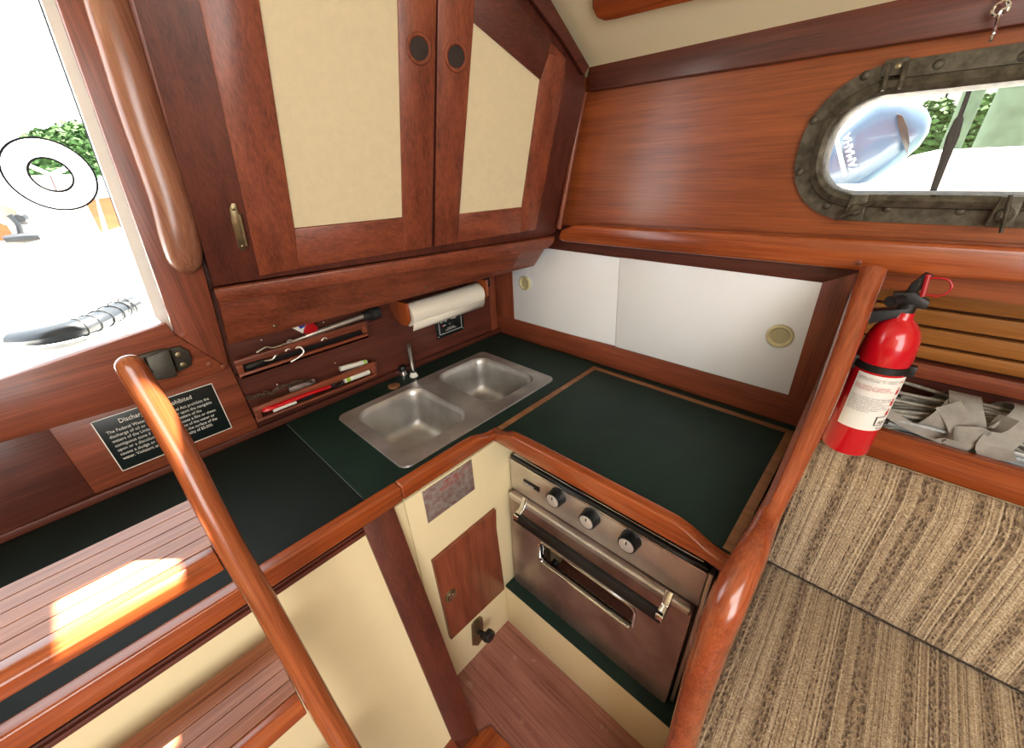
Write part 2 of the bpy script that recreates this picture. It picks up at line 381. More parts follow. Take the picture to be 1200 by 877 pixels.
bm = B(); prism(bm, PP([(567.5, 324), (574.8, 322), (574.8, 336), (567.5, 338)], x=.006), (-.006, 0, 0)); obj('black_vent', bm, 'black', wa, bev=.001)
for u, v in ((246, 427), (216, 393), (262, 430)):
    screw(wa, P(u, v, x=xf), X, .006, 'redz', 'wood_plug')
# far white jamb outside the bulkhead
bm = B(); prism(bm, PP([(46 - 44, -120), (46, 0), (179.5, 369), (196, 385), (215, 410), (230, 400), (90, -40), (60, -120)], x=-.06), (.03, 0, 0)); jb = struct('trim_1', bm, 'gel', origin=(-.05, -.98, 1.1), label='white fibreglass jamb lining the companionway opening')
bm = B(); tube(bm, [P(2, -120, x=-.058), P(46, 0, x=-.058), P(181, 371, x=-.058)], .0022, 6); obj('rubber_seal', bm, 'caulk', jb)
bm = B(); box(bm, -.16, -.001, ob_l + .01, edge_y(1.134) - .004, 1.10, 1.134)
sl = struct('trim_2', bm, 'gel', bev=.004, label='white fibreglass sill under the companionway opening')

# hull side wall (starboard side of the galley), with openings as applied frames
wx0, wx1, wz0, wz1 = .955, 1.40, 1.362, 1.512     # glass opening of the portlight
bm = B()
e_ = .006
box(bm, -.03, wx0 - e_, 0, .06, 1.19, 1.96); box(bm, wx1 + e_, 3.0, 0, .06, 1.19, 1.96)
box(bm, wx0 - e_, wx1 + e_, 0, .06, 1.19, wz0 - e_); box(bm, wx0 - e_, wx1 + e_, 0, .06, wz1 + e_, 1.96)
wb = struct('wall_hull', bm, 'panel', origin=(.6, 0, 1.19))
bm = B(); box(bm, -.03, 1.10, .055, .11, 0, 1.19); obj('hull_backing', bm, 'deepx', wb)
bm = B(); box(bm, 1.085, 3.0, .125, .16, 0, 1.19); obj('hull_backing', bm, 'deepx', wb)
bm = B(); box(bm, .80, 1.55, .061, .22, 1.56, 1.575); obj('sun_blocker', bm, 'gel', wb)  # added outside to keep the sun from entering the portlight
bm = B(); box(bm, -.03, 3.0, .0605, .17, 1.19, 1.23); obj('sun_gap_cover', bm, 'deepx', wb)  # added behind the wall to stop sun leaking down the gap
# front frame around the sliding doors (y from 0 to .02)
yb = 0.0
bm = B(); prism(bm, [(0, yb, H + .0005), (1.066, yb, H + .0005), (1.066, yb, .907), (0, yb, .905)], (0, .02, 0)); obj('lower_board', bm, 'redx', wb, bev=.002)
bm = B(); prism(bm, PP([(963.7, 331.6), (1008, 318), (955, 476), (923.5, 463.5)], y=yb - .001), (0, .02, 0)); obj('right_stile', bm, 'redz', wb, bev=.001)
bm = B(); prism(bm, [(0, yb, .905), P(602, 374.5, y=yb), P(599.5, 316, y=yb), (0, yb, 1.16)], (0, .02, 0)); obj('left_stile', bm, 'redz', wb, bev=.001)
bm = B(); prism(bm, PP([(638.8, 290.9), (963.7, 331.6), (1012, 318), (1012, 300), (640, 262), (620, 285)], y=yb - .0015), (0, .018, 0)); obj('upper_board', bm, 'deepx', wb, bev=.001)
# long rail under the veneered panel, moulding above
bm = B(); prism(bm, PP([(656, 270), (672, 263.5), (1260, 294), (1260, 337), (1008, 318), (662, 284), (653, 281)], y=-.05), (0, .05, 0)); struct('trim_3', bm, 'orgx', bev=.008, seg=3, label='long rounded varnished rail under the veneered hull panel')
bm = B(); prism(bm, [p + Z * (.014 if i < 3 else 0) for i, p in enumerate(PP([(689, 77), (1088, 0), (1270, -38), (1270, 17), (689, 107.5)], y=-.02))], (0, .022, 0)); struct('trim_4', bm, 'deepx', bev=.004, label='dark wooden moulding between headliner and veneered hull panel')
bm = B(); tube(bm, [P(684.5, 108, y=-.015), P(655, 268, y=-.04)], .0085, 12); struct('trim_5', bm, 'redz', label='slim half-round bead in the corner beside the overhead locker')
screwp = [P(1006, 308, y=-.05)]
for i, p in enumerate(screwp): screw(wb, p + V((0, -.001, 0)), -Y, .005, 'redx', 'wood_plug')

# slatted hull lining behind the settee, with bin back rail and lip
yS = .10
zs = [1.215, 1.173, 1.137, 1.098, 1.059, 1.026]
for i in range(5):
    bm = B(); box(bm, 1.087, 3.0, yS, yS + .02, zs[i + 1] + .003, zs[i] - .002); obj('slat', bm, 'slat', wb, bev=.004)
bm = B(); box(bm, 1.087, 3.0, yS - .012, yS + .02, .989, 1.023); obj('back_rail', bm, 'redx', wb, bev=.003)
bm = B(); box(bm, 1.087, 3.0, yS + .012, yS + .024, .80, .99); obj('bin_back', bm, 'deepx', wb)
bm = B(); box(bm, 1.087, 3.0, -.04, -.018, .836, .906); obj('bin_lip', bm, 'orgx', wb, bev=.003)
bm = B(); box(bm, 1.087, 3.0, -.018, yS + .012, .825, .84); obj('bin_floor', bm, 'blackmatte', wb)

# headliner: slope from the hull up to the deckhead, then flat with an unseen hole added to shape the sun patch
nC = V((0, .595, .803)); oC = V((0, -.02, P(900, 34, y=-.02).z + .001)); sl_ = -.595 / .803
c0 = P(900, 34, y=-.02).z + .001
def cz(y): return c0 - (y + .02) * .595 / .803
yk = -.38; zk = cz(yk)
T1 = [P(209, 630, z=1.02), P(231, 671, z=1.02), P(60, 752, z=1.02), P(72, 704, z=1.02)]
def tosun(p, z): return V(p) + SUN_DIR * ((z - p[2]) / SUN_DIR.z)
hole = [tosun(p, zk) for p in T1]
hx0 = min(p.x for p in hole); hx1 = max(p.x for p in hole) + .01; hy0 = min(p.y for p in hole); hy1 = max(p.y for p in hole)
hy1 = (hole[0].y + hole[1].y) / 2; hy0 = (hole[2].y + hole[3].y) / 2; hx0 = (hole[0].x + hole[3].x) / 2
bm = B()
prism(bm, [(-.03, .06, cz(.06)), (3, .06, cz(.06)), (3, yk, zk), (-.03, yk, zk)], (0, 0, .03))
box(bm, -.03, 3, hy1, yk, zk, zk + .03); box(bm, -.03, hx0, hy0, hy1, zk, zk + .03); box(bm, hx1, 3, hy0, hy1, zk, zk + .03)
box(bm, -.03, 3, -2.53, hy0, zk, zk + .03)
struct('ceiling', bm, 'ceil', origin=(1, -1, 1.9))
# the rest of the cabin, behind the camera
bm = B(); box(bm, -.03, 3.03, -2.56, -2.5, 0, 1.96); pwl = struct('wall_port', bm, 'redx')
bm = B(); box(bm, 0.05, 2.95, -2.499, -2.49, 1.0, 1.9); obj('bounce_lining', bm, 'cream', pwl)  # unseen cream sheet added to bounce light back into the galley
bm = B(); box(bm, .3, 2.8, -2.49, -2.05, 0, .42); obj('berth_front', bm, 'cream', pwl)
bm = B(); box(bm, 3.0, 3.03, -2.5, .1, 0, 1.96); fwl = struct('wall_forward', bm, 'redy')
bm = B(); box(bm, 2.985, 2.999, -2.4, -.1, .9, 1.9); obj('bounce_lining', bm, 'cream', fwl)  # second unseen cream sheet, added for bounce light

# ceiling grab rail at the top of the picture
def PC(u, v, d=0): return P(u, v, pl=(nC, oC - nC * d))
bm = B(); pts = spline([PC(699, -20, .012), PC(702, 6, .012), PC(713, 11, .012), PC(740, 5, .012), PC(790, -6, .012), PC(1000, -52, .012)], 5)
bm.free(); bm = B(); prism(bm, [PC(697, -30), PC(698, 0), PC(703, 11), PC(713, 15), PC(725, 13), PC(775, 0), PC(1000, -55), PC(1000, -90)], -nC * .022)
tag(obj('ceiling_grab_rail', bm, 'orgx', bev=.006, seg=3), 'varnished wooden grab rail fixed on the cream headliner', 'grab rail')

# =================================================================== OVERHEAD LOCKER
R0, R1, L0 = P(650, 275, y=-.03), P(686, 110, y=-.03), P(250, 335, x=.04)
nL = (R1 - R0).cross(L0 - R0).normalized()
if nL.x < 0: nL = -nL
LP = (nL, R0)
def PLk(pts, d=0): return PP(pts, pl=(nL, R0 + nL * d))
lock = thing('overhead_locker', 'slanting mahogany overhead locker with two cream panelled doors above the sink', 'locker', (.1, -.45, 1.2))
def LPp(y, z): return V((R0.x - (nL.y * (y - R0.y) + nL.z * (z - R0.z)) / nL.x, y, z))
bm = B(); prism(bm, PLk([(250.5, 336), (130, -95)]) + [LPp(-.84, zk), LPp(-.43, zk)] + PLk([(600, -68), (640, -2), (686, 77), (686, 110), (651, 272), (641, 277)]), -nL * .012); obj('face_frame', bm, 'deepz', lock, bev=.0015)
# cheek closing the left end against the bulkhead, cabinet bottom
a, b = P(250.5, 336, pl=LP), P(130, -95, pl=LP)
c_ = LPp(-.84, zk); bm = B(); prism(bm, [a, b, c_, (0.0, c_.y + .004, c_.z), (0.0, a.y + .004, a.z)], (0, .01, 0)); obj('side_panel', bm, 'deepz', lock)
rt = P(641, 277, pl=LP)
bm = B(); prism(bm, [a - nL * .012, rt - nL * .012, (0.0, -.004, rt.z - .02), (0, a.y, a.z - .02)], (0, 0, .01)); obj('bottom_panel', bm, 'deepy', lock)
# sloping trim on the top edge against the headliner
bm = B(); prism(bm, PLk([(686, 77), (680, 88), (655, 48), (618, 0), (575, -55), (605, -60), (641, 0)], .0), nL * .018); obj('top_moulding', bm, 'deepy', lock, bev=.003)
# ledge and valance
bm = B(); prism(bm, PLk([(250, 337), (648, 275.5), (646, 283), (639, 290), (256, 353)], 0), nL * .014); obj('ledge', bm, 'redy', lock, bev=.004)
vt0, vt1 = P(256, 352, pl=LP), P(640, 289, pl=LP); vb0, vb1 = P(268, 404, x=.012), P(626, 311.5, y=-.002)
bm = B(); prism(bm, [vt0, vt1, vb1, vb0], V((-.012, 0, 0))); obj('valance', bm, 'redy', lock, bev=.001)
for u, v in ((322, 382), (499, 337)):
    q = vb0 + (vb1 - vb0) * ((u - 268) / 358); 
    screw(lock, P(u, v, pl=((vt1 - vt0).cross(vb0 - vt0).normalized(), vt0)) + V((.001, 0, 0)), X, .004, 'brass')
def lockdoor(outline, members, cream, ring, side):
    bm = B(); prism(bm, PLk(outline, .001), nL * .006)
    d = obj('door', bm, 'redz', lock, bev=.0005)
    for nm, poly, mt in members:
        bm = B(); prism(bm, PLk(poly, .007), nL * .009); obj(nm, bm, mt, d, bev=.0012)
    bm = B(); prism(bm, PLk(cream, .007), nL * .004); obj('cream_panel', bm, 'creamdoor', d)
    c = P(*ring, pl=(nL, R0 + nL * .016)); bm = B()
    u, w_ = frame_of(nL); pts = [c + (u * math.cos(t) + w_ * math.sin(t)) * .0225 for t in [2 * pi * i / 28 for i in range(28)]]
    tube(bm, pts, .0042, 8, closed=True); obj('finger_ring', bm, 'redz', d)
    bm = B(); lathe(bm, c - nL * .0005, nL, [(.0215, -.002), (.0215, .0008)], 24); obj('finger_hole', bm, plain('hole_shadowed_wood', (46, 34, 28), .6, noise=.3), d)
lockdoor([(207, -120), (233, 0), (304, 321.5), (504.5, 288), (510, 0), (512, -120)],
         [('stile', [(207, -120), (233, 0), (304, 321.5), (349, 313), (344.5, 266.5), (303, 0), (287, -100), (285, -120)], 'redz'),
          ('stile', [(464.5, 0), (463, -120), (511.5, -120), (509.5, 0), (504.5, 288), (472, 293), (470.5, 254.5)], 'redz'),
          ('bottom_rail', [(344.5, 267), (470.5, 254.5), (472, 293), (349, 313)], 'redy'),
          ('top_rail', [(285, -120), (289, -88), (463.3, -98), (463, -120)], 'redy')],
         [(289, -88), (303, 0), (344.5, 266.5), (470.5, 254), (464.5, 0), (463.3, -98)], (491, 57), -1)
lockdoor([(513, -115), (511.5, 0), (508, 287.5), (626, 268), (660, 92), (661, 68), (600, 0), (520, -95)],
         [('stile', [(513, -112), (511.5, 0), (508, 287.5), (535, 283), (537, 250), (553, 26), (556, -56), (520, -98)], 'redz'),
          ('stile', [(610, 242), (631, 93), (641, 62), (661, 68), (660, 92), (626, 268), (609, 271)], 'redz'),
          ('bottom_rail', [(537, 250), (610, 242), (609, 271), (535, 283)], 'redy'),
          ('slanted_rail', [(553, 26), (631, 93), (644, 48), (600, 0), (556, -52)], 'deepy')],
         [(553, 25.5), (631, 93), (610, 242), (537, 250)], (534.5, 66.5), 1)
# butterfly hinge
hp = lambda u, v, d=.002: P(u, v, pl=(nL, R0 + nL * d))
bm = B(); prism(bm, [hp(*q, .0) for q in ((271, 238), (276, 238), (279, 246), (280.5, 254), (288, 287), (287, 293), (283, 294), (279, 289), (271, 258), (269, 244))], nL * .003)
hg = obj('hinge', bm, 'brass', lock, bev=.0006)
bm = B(); tube(bm, [hp(281, 251, .004), hp(289.5, 288, .004)], .0035, 8); obj('hinge_pin', bm, 'brass', hg)
screw(hg, hp(273.5, 245, .003), nL, .0035); screw(hg, hp(284, 289, .003), nL, .0035)

# big grab handle on the companionway post
bm = B()
cl = [(118, -60, .05), (130, 0, .055), (150, 70, .056), (169, 135, .055), (189, 195, .054), (204, 243, .050), (213, 285, .044), (217, 308, .038), (218, 319, .034)]
pts = spline([P(u, v, x=x) for u, v, x in cl], 3)
rr = [.035] * len(pts); k = len(pts)
for i in range(k):
    q = (k - 1 - i) / 7.0
    if q < 1: rr[i] = .034 * math.sqrt(max(.12, 1 - (1 - q) ** 2))
tube(bm, pts, rr, 20, flat=(1, .82), up=(1, 0, 0))
gh = obj('companionway_grab_handle', bm, wood('weathered_handle', 'z', (118, 70, 50), (164, 112, 86), rough=.3, coat=.5, wear=.2))
tag(gh, 'thick rounded wooden grab handle on the post beside the bright opening', 'grab handle')
e0 = pts[-3]

# =================================================================== PLAQUES ON THE BULKHEAD
pk = [P(106.7, 495, x=.013), P(248.3, 448.3, x=.013), P(271.7, 501.7, x=.013), P(141.7, 552.5, x=.013)]
y0, y1 = (pk[0].y + pk[3].y) / 2, (pk[1].y + pk[2].y) / 2; z1, z0 = (pk[0].z + pk[1].z) / 2, (pk[2].z + pk[3].z) / 2
pq = thing('discharge_plaque', 'large black engraved oil discharge notice plaque behind the ladder rail', 'plaque', (.012, (y0 + y1) / 2, z0))
bm = B(); box(bm, .012, .0145, y0, y1, z0, z1); obj('plate', bm, 'blackplate', pq, bev=.0004)
bm = B(); t_ = .0018
for q in ((y0, y1, z0, z0 + t_), (y0, y1, z1 - t_, z1), (y0, y0 + t_, z0, z1), (y1 - t_, y1, z0, z1)): box(bm, .0145, .0150, *q)
obj('border', bm, 'whiteprint', pq)
hh = z1 - z0
text('lettering', 'Discharge of Oil Prohibited', .0150, (.0146, (y0 + y1) / 2 - .004, z1 - .0215), Y, Z, 'whiteprint', pq, align='CENTER', fitw=(y1 - y0) * .60)
body = ('The Federal Water Pollution Control Act prohibits the\ndischarge of oil or oily waste into or upon the navigable\nwaters of the United States or the waters of the\n'
        'contiguous zone if such discharge causes a film or sheen\nupon or a discoloration of the surface of the water or\ncauses a sludge or emulsion beneath the surface of the\nwater. Violators are subject to a penalty of $5,000.')
text('lettering', body, .0100, (.0146, y0 + .012, z1 - .0375), Y, Z, 'whiteprint', pq, spacing=1.12, fitw=(y1 - y0) * .87)

lp = [P(511, 372, x=.004), P(541, 361, x=.004), P(544.6, 386, x=.004), P(513, 398, x=.004)]
y0, y1, z0, z1 = lp[3].y, lp[2].y, lp[3].z, lp[0].z + .004
lg = thing('gas_switch_panel', 'small black LPG control panel under the paper towel roll', 'panel', (.0, (y0 + y1) / 2, z0))
bm = B(); box(bm, 0, .004, y0, y1, z0, z1); obj('plate', bm, 'blackplate', lg, bev=.0005)
bm = B(); t_ = .0014; i_ = .012
for q in ((y0 + i_, y1 - i_, z0 + i_, z0 + i_ + t_), (y0 + i_, y1 - i_, z1 - i_ * .6, z1 - i_ * .6 + t_), (y0 + i_, y0 + i_ + t_, z0 + i_, z1 - i_ * .6), (y1 - i_ - t_, y1 - i_, z0 + i_, z1 - i_ * .6)): box(bm, .004, .0045, *q)
obj('border', bm, 'whiteprint', lg)
text('lettering', 'LPG', .017, (.0042, y0 + .020, z1 - .031), Y, Z, 'whiteprint', lg)
text('lettering', 'CONTROL\nPANEL', .008, (.0042, y0 + .068, z1 - .022), Y, Z, 'whiteprint', lg)
text('lettering', 'OFF        ON', .007, (.0042, y0 + .030, z1 - .046), Y, Z, 'whiteprint', lg)
text('lettering', 'SWITCH OFF\nWHEN NOT IN USE', .0055, (.0042, (y0 + y1) / 2, z0 + .026), Y, Z, 'whiteprint', lg, align='CENTER')
bm = B(); lathe(bm, (.004, y0 + .026, z1 - .043), X, [(.003, 0), (.003, .003), (.001, .004)], 10); obj('indicator_lamp', bm, 'redplastic', lg)
bm = B(); lathe(bm, (.004, (y0 + y1) / 2, z1 - .043), X, [(.004, 0), (.003, .004), (.002, .012)], 10); obj('toggle', bm, 'chrome', lg)
for yy in (y0 + .006, y1 - .006): screw(lg, (.004, yy, z0 + .006), X, .0022, 'chrome')

# =================================================================== TOOL RACK AND WHAT IT HOLDS
tr = thing('tool_rack', 'two-tier mahogany tool rack on the bulkhead behind the sink', 'rack', (.0, -.725, H + .02))
xr = .042
def rail(nm, q, x0=xr - .010, x1=xr, mt='redy'):
    p = PP(q, x=x1); bm = B(); prism(bm, p, (x0 - x1, 0, 0)); return obj(nm, bm, mt, tr, bev=.0015)
def zo(a, b): return (240 + a / 5.4545, 340 + b / 5.4545)
rail('rail', [zo(185, 460), zo(1030, 200), zo(1030, 240), zo(200, 492)])
rail('rail', [zo(220, 545), zo(1050, 275), zo(1052, 305), zo(235, 575)])
rail('rail', [zo(305, 760), zo(1088, 460), zo(1092, 494), zo(322, 795)])
rail('rail', [zo(332, 835), zo(1108, 530), zo(1110, 556), zo(345, 862)])
rail('end_block', [zo(195, 485), zo(240, 472), zo(255, 530), zo(222, 545)])
rail('end_block', [zo(1000, 236), zo(1034, 215), zo(1044, 276), zo(1012, 278)])
rail('end_block', [zo(318, 790), zo(360, 776), zo(372, 815), zo(336, 835)])
rail('end_block', [zo(1058, 492), zo(1092, 478), zo(1104, 532), zo(1070, 540)])
za, zb = P(350, 400, x=xr).z, P(372, 460, x=xr).z
yl, yr_ = -.905, -.548
for q0, q1 in ((zo(220, 560), zo(1050, 290)), (zo(340, 848), zo(1108, 543))):
    p0, p1 = P(*q0, x=xr), P(*q1, x=xr); bm = B(); prism(bm, [p0, p1, (.001, p1.y, p1.z - .003), (.001, p0.y, p0.z - .003)], (0, 0, -.006)); obj('shelf', bm, 'deepy', tr)
p0 = P(*zo(1040, 240), x=xr)
bm = B(); box(bm, .001, xr, p0.y - .004, p0.y + .006, P(*zo(1050, 290), x=xr).z, P(*zo(1030, 200), x=xr).z); obj('end_panel', bm, 'deepz', tr, bev=.001)
p0 = P(*zo(1096, 500), x=xr)
bm = B(); box(bm, .001, xr, p0.y - .004, p0.y + .006, P(*zo(1108, 543), x=xr).z, P(*zo(1088, 460), x=xr).z); obj('end_panel', bm, 'deepz', tr, bev=.001)
for q in (zo(455, 228), zo(362, 321), zo(760, 205), zo(832, 469), zo(462, 604)): screw(wa, P(*q, x=.001), X, .002, 'chrome')
bm = B(); prism(bm, PP([zo(240, 500), zo(1010, 255), zo(1015, 282), zo(255, 525)], x=.004), (-.0035, 0, 0)); obj('slot_shade', bm, 'caulk', tr)  # black strip painting the shade inside the rack slot
xi = .022
def zt_(a, b, x=xi): return P(*zo(a, b), x=x)
# long chromed rod with black ribbed grip
rod = thing('chrome_rod_tool', 'chrome rod tool with a black ribbed grip in the top rack slot', 'tool', zt_(700, 290))
bm = B(); tube(bm, [zt_(560, 330), zt_(640, 300), zt_(660, 290), zt_(1020, 165)], [.004, .004, .0068, .0075], 12); obj('rod', bm, 'steelx', rod)
bm = B(); pa, pb = zt_(1010, 172), zt_(1115, 140); d = pb - pa; tube(bm, [pa + d * t for t in (0, .05, .35, .4, .5, .55, .65, .7, .8, .85, .95, 1)], [.010, .012, .013, .019, .019, .0165, .019, .0165, .019, .0165, .018, .012], 16); obj('grip', bm, 'blackmatte', rod)
# spanner
sp = thing('open_spanner', 'slim grey spanner lying left of the chrome rod in top slot', 'spanner', zt_(400, 385))
bm = B(); tube(bm, spline([zt_(330, 400), zt_(390, 365), zt_(440, 368), zt_(540, 335)], 4), .0035, 8, flat=(1, .6)); obj('shank', bm, 'steelx', sp)
bm = B(); lathe(bm, zt_(545, 335), X, [(.009, -.002), (.009, .002)], 8); obj('jaw', bm, 'steelx', sp)
# folded pennant: white, blue and red
pn = thing('folded_pennant', 'folded red, white and blue pennant poking out of the top slot', 'pennant', zt_(640, 250))
bm = B(); prism(bm, [zt_(535, 232, .03), zt_(650, 198, .03), zt_(665, 205, .03), zt_(628, 278, .03)], (-.004, 0, 0)); obj('white_field', bm, 'wht', pn, bev=.0005)
bm = B(); prism(bm, [zt_(650, 200, .0305), zt_(690, 208, .032), zt_(728, 245, .03), zt_(715, 262, .03), zt_(660, 282, .03), zt_(626, 276, .03)], (-.005, 0, 0)); obj('red_field', bm, 'redplastic', pn, bev=.0005)
bm = B(); prism(bm, [zt_(610, 215, .031), zt_(635, 206, .031), zt_(642, 232, .031), zt_(612, 250, .031), zt_(600, 236, .031)], (-.002, 0, 0)); obj('blue_patch', bm, 'blue', pn)
# dark handled screwdriver
sd_ = thing('dark_handled_driver', 'dark handled screwdriver at the left of the upper window slot', 'screwdriver', zt_(310, 480))
bm = B(); tube(bm, [zt_(250, 500, .036), zt_(262, 496, .036), zt_(360, 460, .036), zt_(375, 452, .036)], [.006, .0105, .0105, .007], 8); obj('handle', bm, 'enamel', sd_)
bm = B(); tube(bm, spline([zt_(372, 455, .036), zt_(430, 445, .036), zt_(455, 415, .036), zt_(470, 405, .03)], 3), .002, 6); obj('blade', bm, 'steelx', sd_)
# metal hook
bm = B(); tube(bm, spline([zt_(550, 460, .048), zt_(600, 430, .05), zt_(632, 395, .05), zt_(610, 365, .046), zt_(580, 372, .04)], 5), .0024, 8)
tag(obj('bent_metal_hook', bm, 'steelx'), 'bent silver hook hanging over the second rack rail', 'hook')
for lab, q in (('small silver clip beside the bent hook', [(515, 392), (530, 378), (545, 380)]), ('tiny silver clip at the right of the upper rack', [(745, 325), (765, 305), (780, 312)])):
    bm = B(); tube(bm, spline([zt_(a, b_, .045) for a, b_ in q], 3), .0022, 6); tag(obj('metal_clip', bm, 'steelx'), lab, 'clip', 'small clips on the tool rack')
# chain
ch = thing('small_chain', 'dark little chain heaped in the lower rack slot', 'chain', zt_(420, 680))
cp = spline([zt_(265, 680), zt_(320, 690), zt_(380, 665), zt_(440, 655), zt_(480, 625), zt_(540, 610), zt_(600, 590), zt_(650, 585), zt_(700, 600), zt_(760, 605)], 6)
bm = B()
for i in range(len(cp) - 1):
    a, b = cp[i], cp[i + 1]; c = (a + b) / 2 + V((random.uniform(-.004, .004), 0, random.uniform(-.004, .006))); d = (b - a).normalized(); u, w_ = frame_of(d)
    if i % 2: u = w_
    ring = [c + d * math.cos(t) * .006 + u * math.sin(t) * .0032 for t in [2 * pi * j / 8 for j in range(8)]]
    tube(bm, ring, .0012, 5, closed=True)
obj('links', bm, plain('dull_chain', (98, 80, 68), .45, metal=.7), ch, kind='stuff')
# sharpening stone
bm = B(); prism(bm, [zt_(540, 630), zt_(700, 570), zt_(712, 600), zt_(548, 655)], (-.012, 0, 0)); tag(obj('grey_sharpening_stone', bm, 'tarnish', bev=.001), 'flat grey metal block lying on the chain', 'block')
# red stick lighter
rl = thing('red_stick_lighter', 'long red stick lighter with black tip in the lower rack', 'lighter', zt_(550, 700))
bm = B(); tube(bm, [zt_(365, 775, .046), zt_(385, 768, .046), zt_(440, 750, .046), zt_(640, 672, .046), zt_(790, 622, .046), zt_(805, 618, .046)], [.004, .0085, .0085, .007, .006, .003], 10, flat=(1, .8)); obj('body', bm, 'red', rl)
bm = B(); prism(bm, [zt_(438, 765, .054), zt_(585, 712, .054), zt_(588, 724, .054), zt_(440, 782, .054)], (-.006, 0, 0)); obj('white_label', bm, 'whiteprint', rl, label='white label strip')
bm = B(); prism(bm, [zt_(595, 710, .053), zt_(690, 668, .053), zt_(702, 680, .053), zt_(640, 706, .053)], (-.006, 0, 0)); obj('trigger', bm, 'black', rl)
# black roll
bm = B(); c = zt_(850, 600, .034); pts = [c + Y * math.cos(t) * .014 + Z * math.sin(t) * .007 for t in [2 * pi * j / 16 for j in range(16)]]; tube(bm, pts, .003, 8, closed=True)
tag(obj('black_rubber_ring', bm, 'black'), 'black rubber ring between the red lighter and the tubes', 'ring')
# two small glue tubes
for nm, lab, q, xx in (('glue_tube', 'small pale tube standing above the lower rack rail', ((865, 505), (1035, 458)), .020), ('glue_tube', 'small white tube with lime end in the lower slot', ((892, 580), (1052, 522)), .038)):
    a, b = zt_(*q[0], xx), zt_(*q[1], xx); t = thing(nm, lab, 'tube', (a + b) / 2, 'small tubes in the tool rack')
    bm = B(); tube(bm, [a, a + (b - a) * .97, b], [.0078, .0078, .006], 12); obj('tube_body', bm, 'wht', t)
    bm = B(); 
    if xx > .03: tube(bm, [a + (b - a) * .06, a + (b - a) * .2], .0082, 12)
    else: tube(bm, [a + (b - a) * .86, a + (b - a) * .95], .0082, 12)
    obj('green_band', bm, 'lime', t)

# =================================================================== PAPER TOWEL
pe0, pe1 = P(479, 368.5, x=.075), P(560.5, 344, x=.075); zc = (pe0.z + pe1.z) / 2; ya, yb2 = pe0.y, pe1.y
ph = thing('towel_holder', 'wooden towel holder with two side brackets under the locker', 'holder', (.0, (ya + yb2) / 2, zc))
for nm, yy, lab in (('bracket', ya - .022, 0), ('bracket', yb2 + .014, 1)):
    bm = B(); prism(bm, [(.001, yy, zc + .03), (.05, yy, zc + .045), (.103, yy, zc + .045), (.103, yy, zc - .010), (.085, yy, zc - .028), (.055, yy, zc - .03), (.001, yy, zc - .012)], (0, .011, 0)); obj(nm, bm, 'orgz', ph, bev=.0015)
bm = B(); cyl(bm, (.075, ya - .012, zc), (.075, yb2 + .015, zc), .010); obj('dowel', bm, 'redy', ph)
pt = thing('paper_towel_roll', 'white paper towel roll hanging above the sink', 'paper towel', (.075, (ya + yb2) / 2, zc - .036))
bm = B(); rads = []
n = 48; prof = []
for j in range(n + 1):
    a = 2 * pi * j / n; prof.append((.034 + .0012 * j / n, a))
for yy in (ya, yb2): pass
rings = [[V((.075 + r * math.sin(a), yy, zc + r * math.cos(a))) for r, a in prof] for yy in (ya - .006, yb2)]
loft(bm, rings, closed=False)
inner = [[V((.075 + .020 * math.sin(a), yy, zc + .020 * math.cos(a))) for r, a in prof] for yy in (ya - .006, yb2)]
loft(bm, inner, closed=False)
for i, yy in enumerate((ya - .006, yb2)): loft(bm, [rings[i], inner[i]], closed=False)
bmesh.ops.remove_doubles(bm, verts=bm.verts, dist=.0004)
obj('roll', bm, 'paper', pt)
bm = B(); s0 = V((.075 + .0356 * math.sin(2.1), 0, zc + .0356 * math.cos(2.1))); 
pp = []
for t in (0, .3, .6, 1): pp.append((s0.x - .004 * t - .006 * t * t, s0.z - .028 * t))
loft(bm, [[V((x, ya - .008, z)), V((x, yb2, z))] for x, z in pp] , closed=False)
ol = obj('loose_end', bm, 'paper', pt); sm = ol.modifiers.new('s', 'SOLIDIFY'); sm.thickness = .0008

# =================================================================== WORKTOP
wt = thing('galley_worktop', 'dark green L-shaped galley worktop with wooden edge rails', 'worktop', (.5, -.5, H - .03))
xs0, xs1, ys0, ys1 = .110, .428, -.735, -.188
def top(bm, x0, x1, y0, y1): box(bm, x0, x1, y0, y1, H - .03, H)
bm = B(); top(bm, .0, .478, ys1, -.002); top(bm, .0, xs0, ys0, ys1); top(bm, xs1, .478, ys0, ys1); top(bm, .0, .478, -.85, ys0)
top(bm, .478, 1.063, -.027, -.002); obj('laminate_top', bm, 'green', wt)
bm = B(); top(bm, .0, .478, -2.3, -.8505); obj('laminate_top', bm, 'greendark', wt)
bm = B(); box(bm, .02, .44, -.8512, -.8500, H, H + .0004); obj('seam', bm, 'greyprint', wt)
# sink-side fiddle (inner top edge rises from the corner)
def fid(bm, prof, ax, a0, a1):
    k = len(prof)
    for i in range(k - 1):
        pass
def yz_fiddle(ys, zt_s, x0, x1, zb):
    bm = B(); pts = [(x1, y, z) for y, z in zip(ys, zt_s)] + [(x1, ys[-1], zb), (x1, ys[0], zb)]
    prism(bm, pts, (x0 - x1, 0, 0)); return bm
xo, xi_ = .503, .478
jy = P(470, 572, x=xo).y
fy = [-.4925, -.508, -.525, -.54, -.56, -.58, -.62, jy]
fz = [H + .004, H + .005, H + .006, H + .010, H + .019, H + .024, H + .026, H + .026]
f1 = yz_fiddle(fy, fz, xi_, xo, H - .014); o1 = obj('fiddle_rail', f1, 'orgy', wt, bev=.004, seg=3)
f2 = yz_fiddle([jy - .001, -1.2, -2.3], [H + .026] * 3, xi_, xo + .001, H - .014); obj('fiddle_rail', f2, 'orgy', wt, bev=.004, seg=3)
bm = B(); yo, yi = -.516, -.490
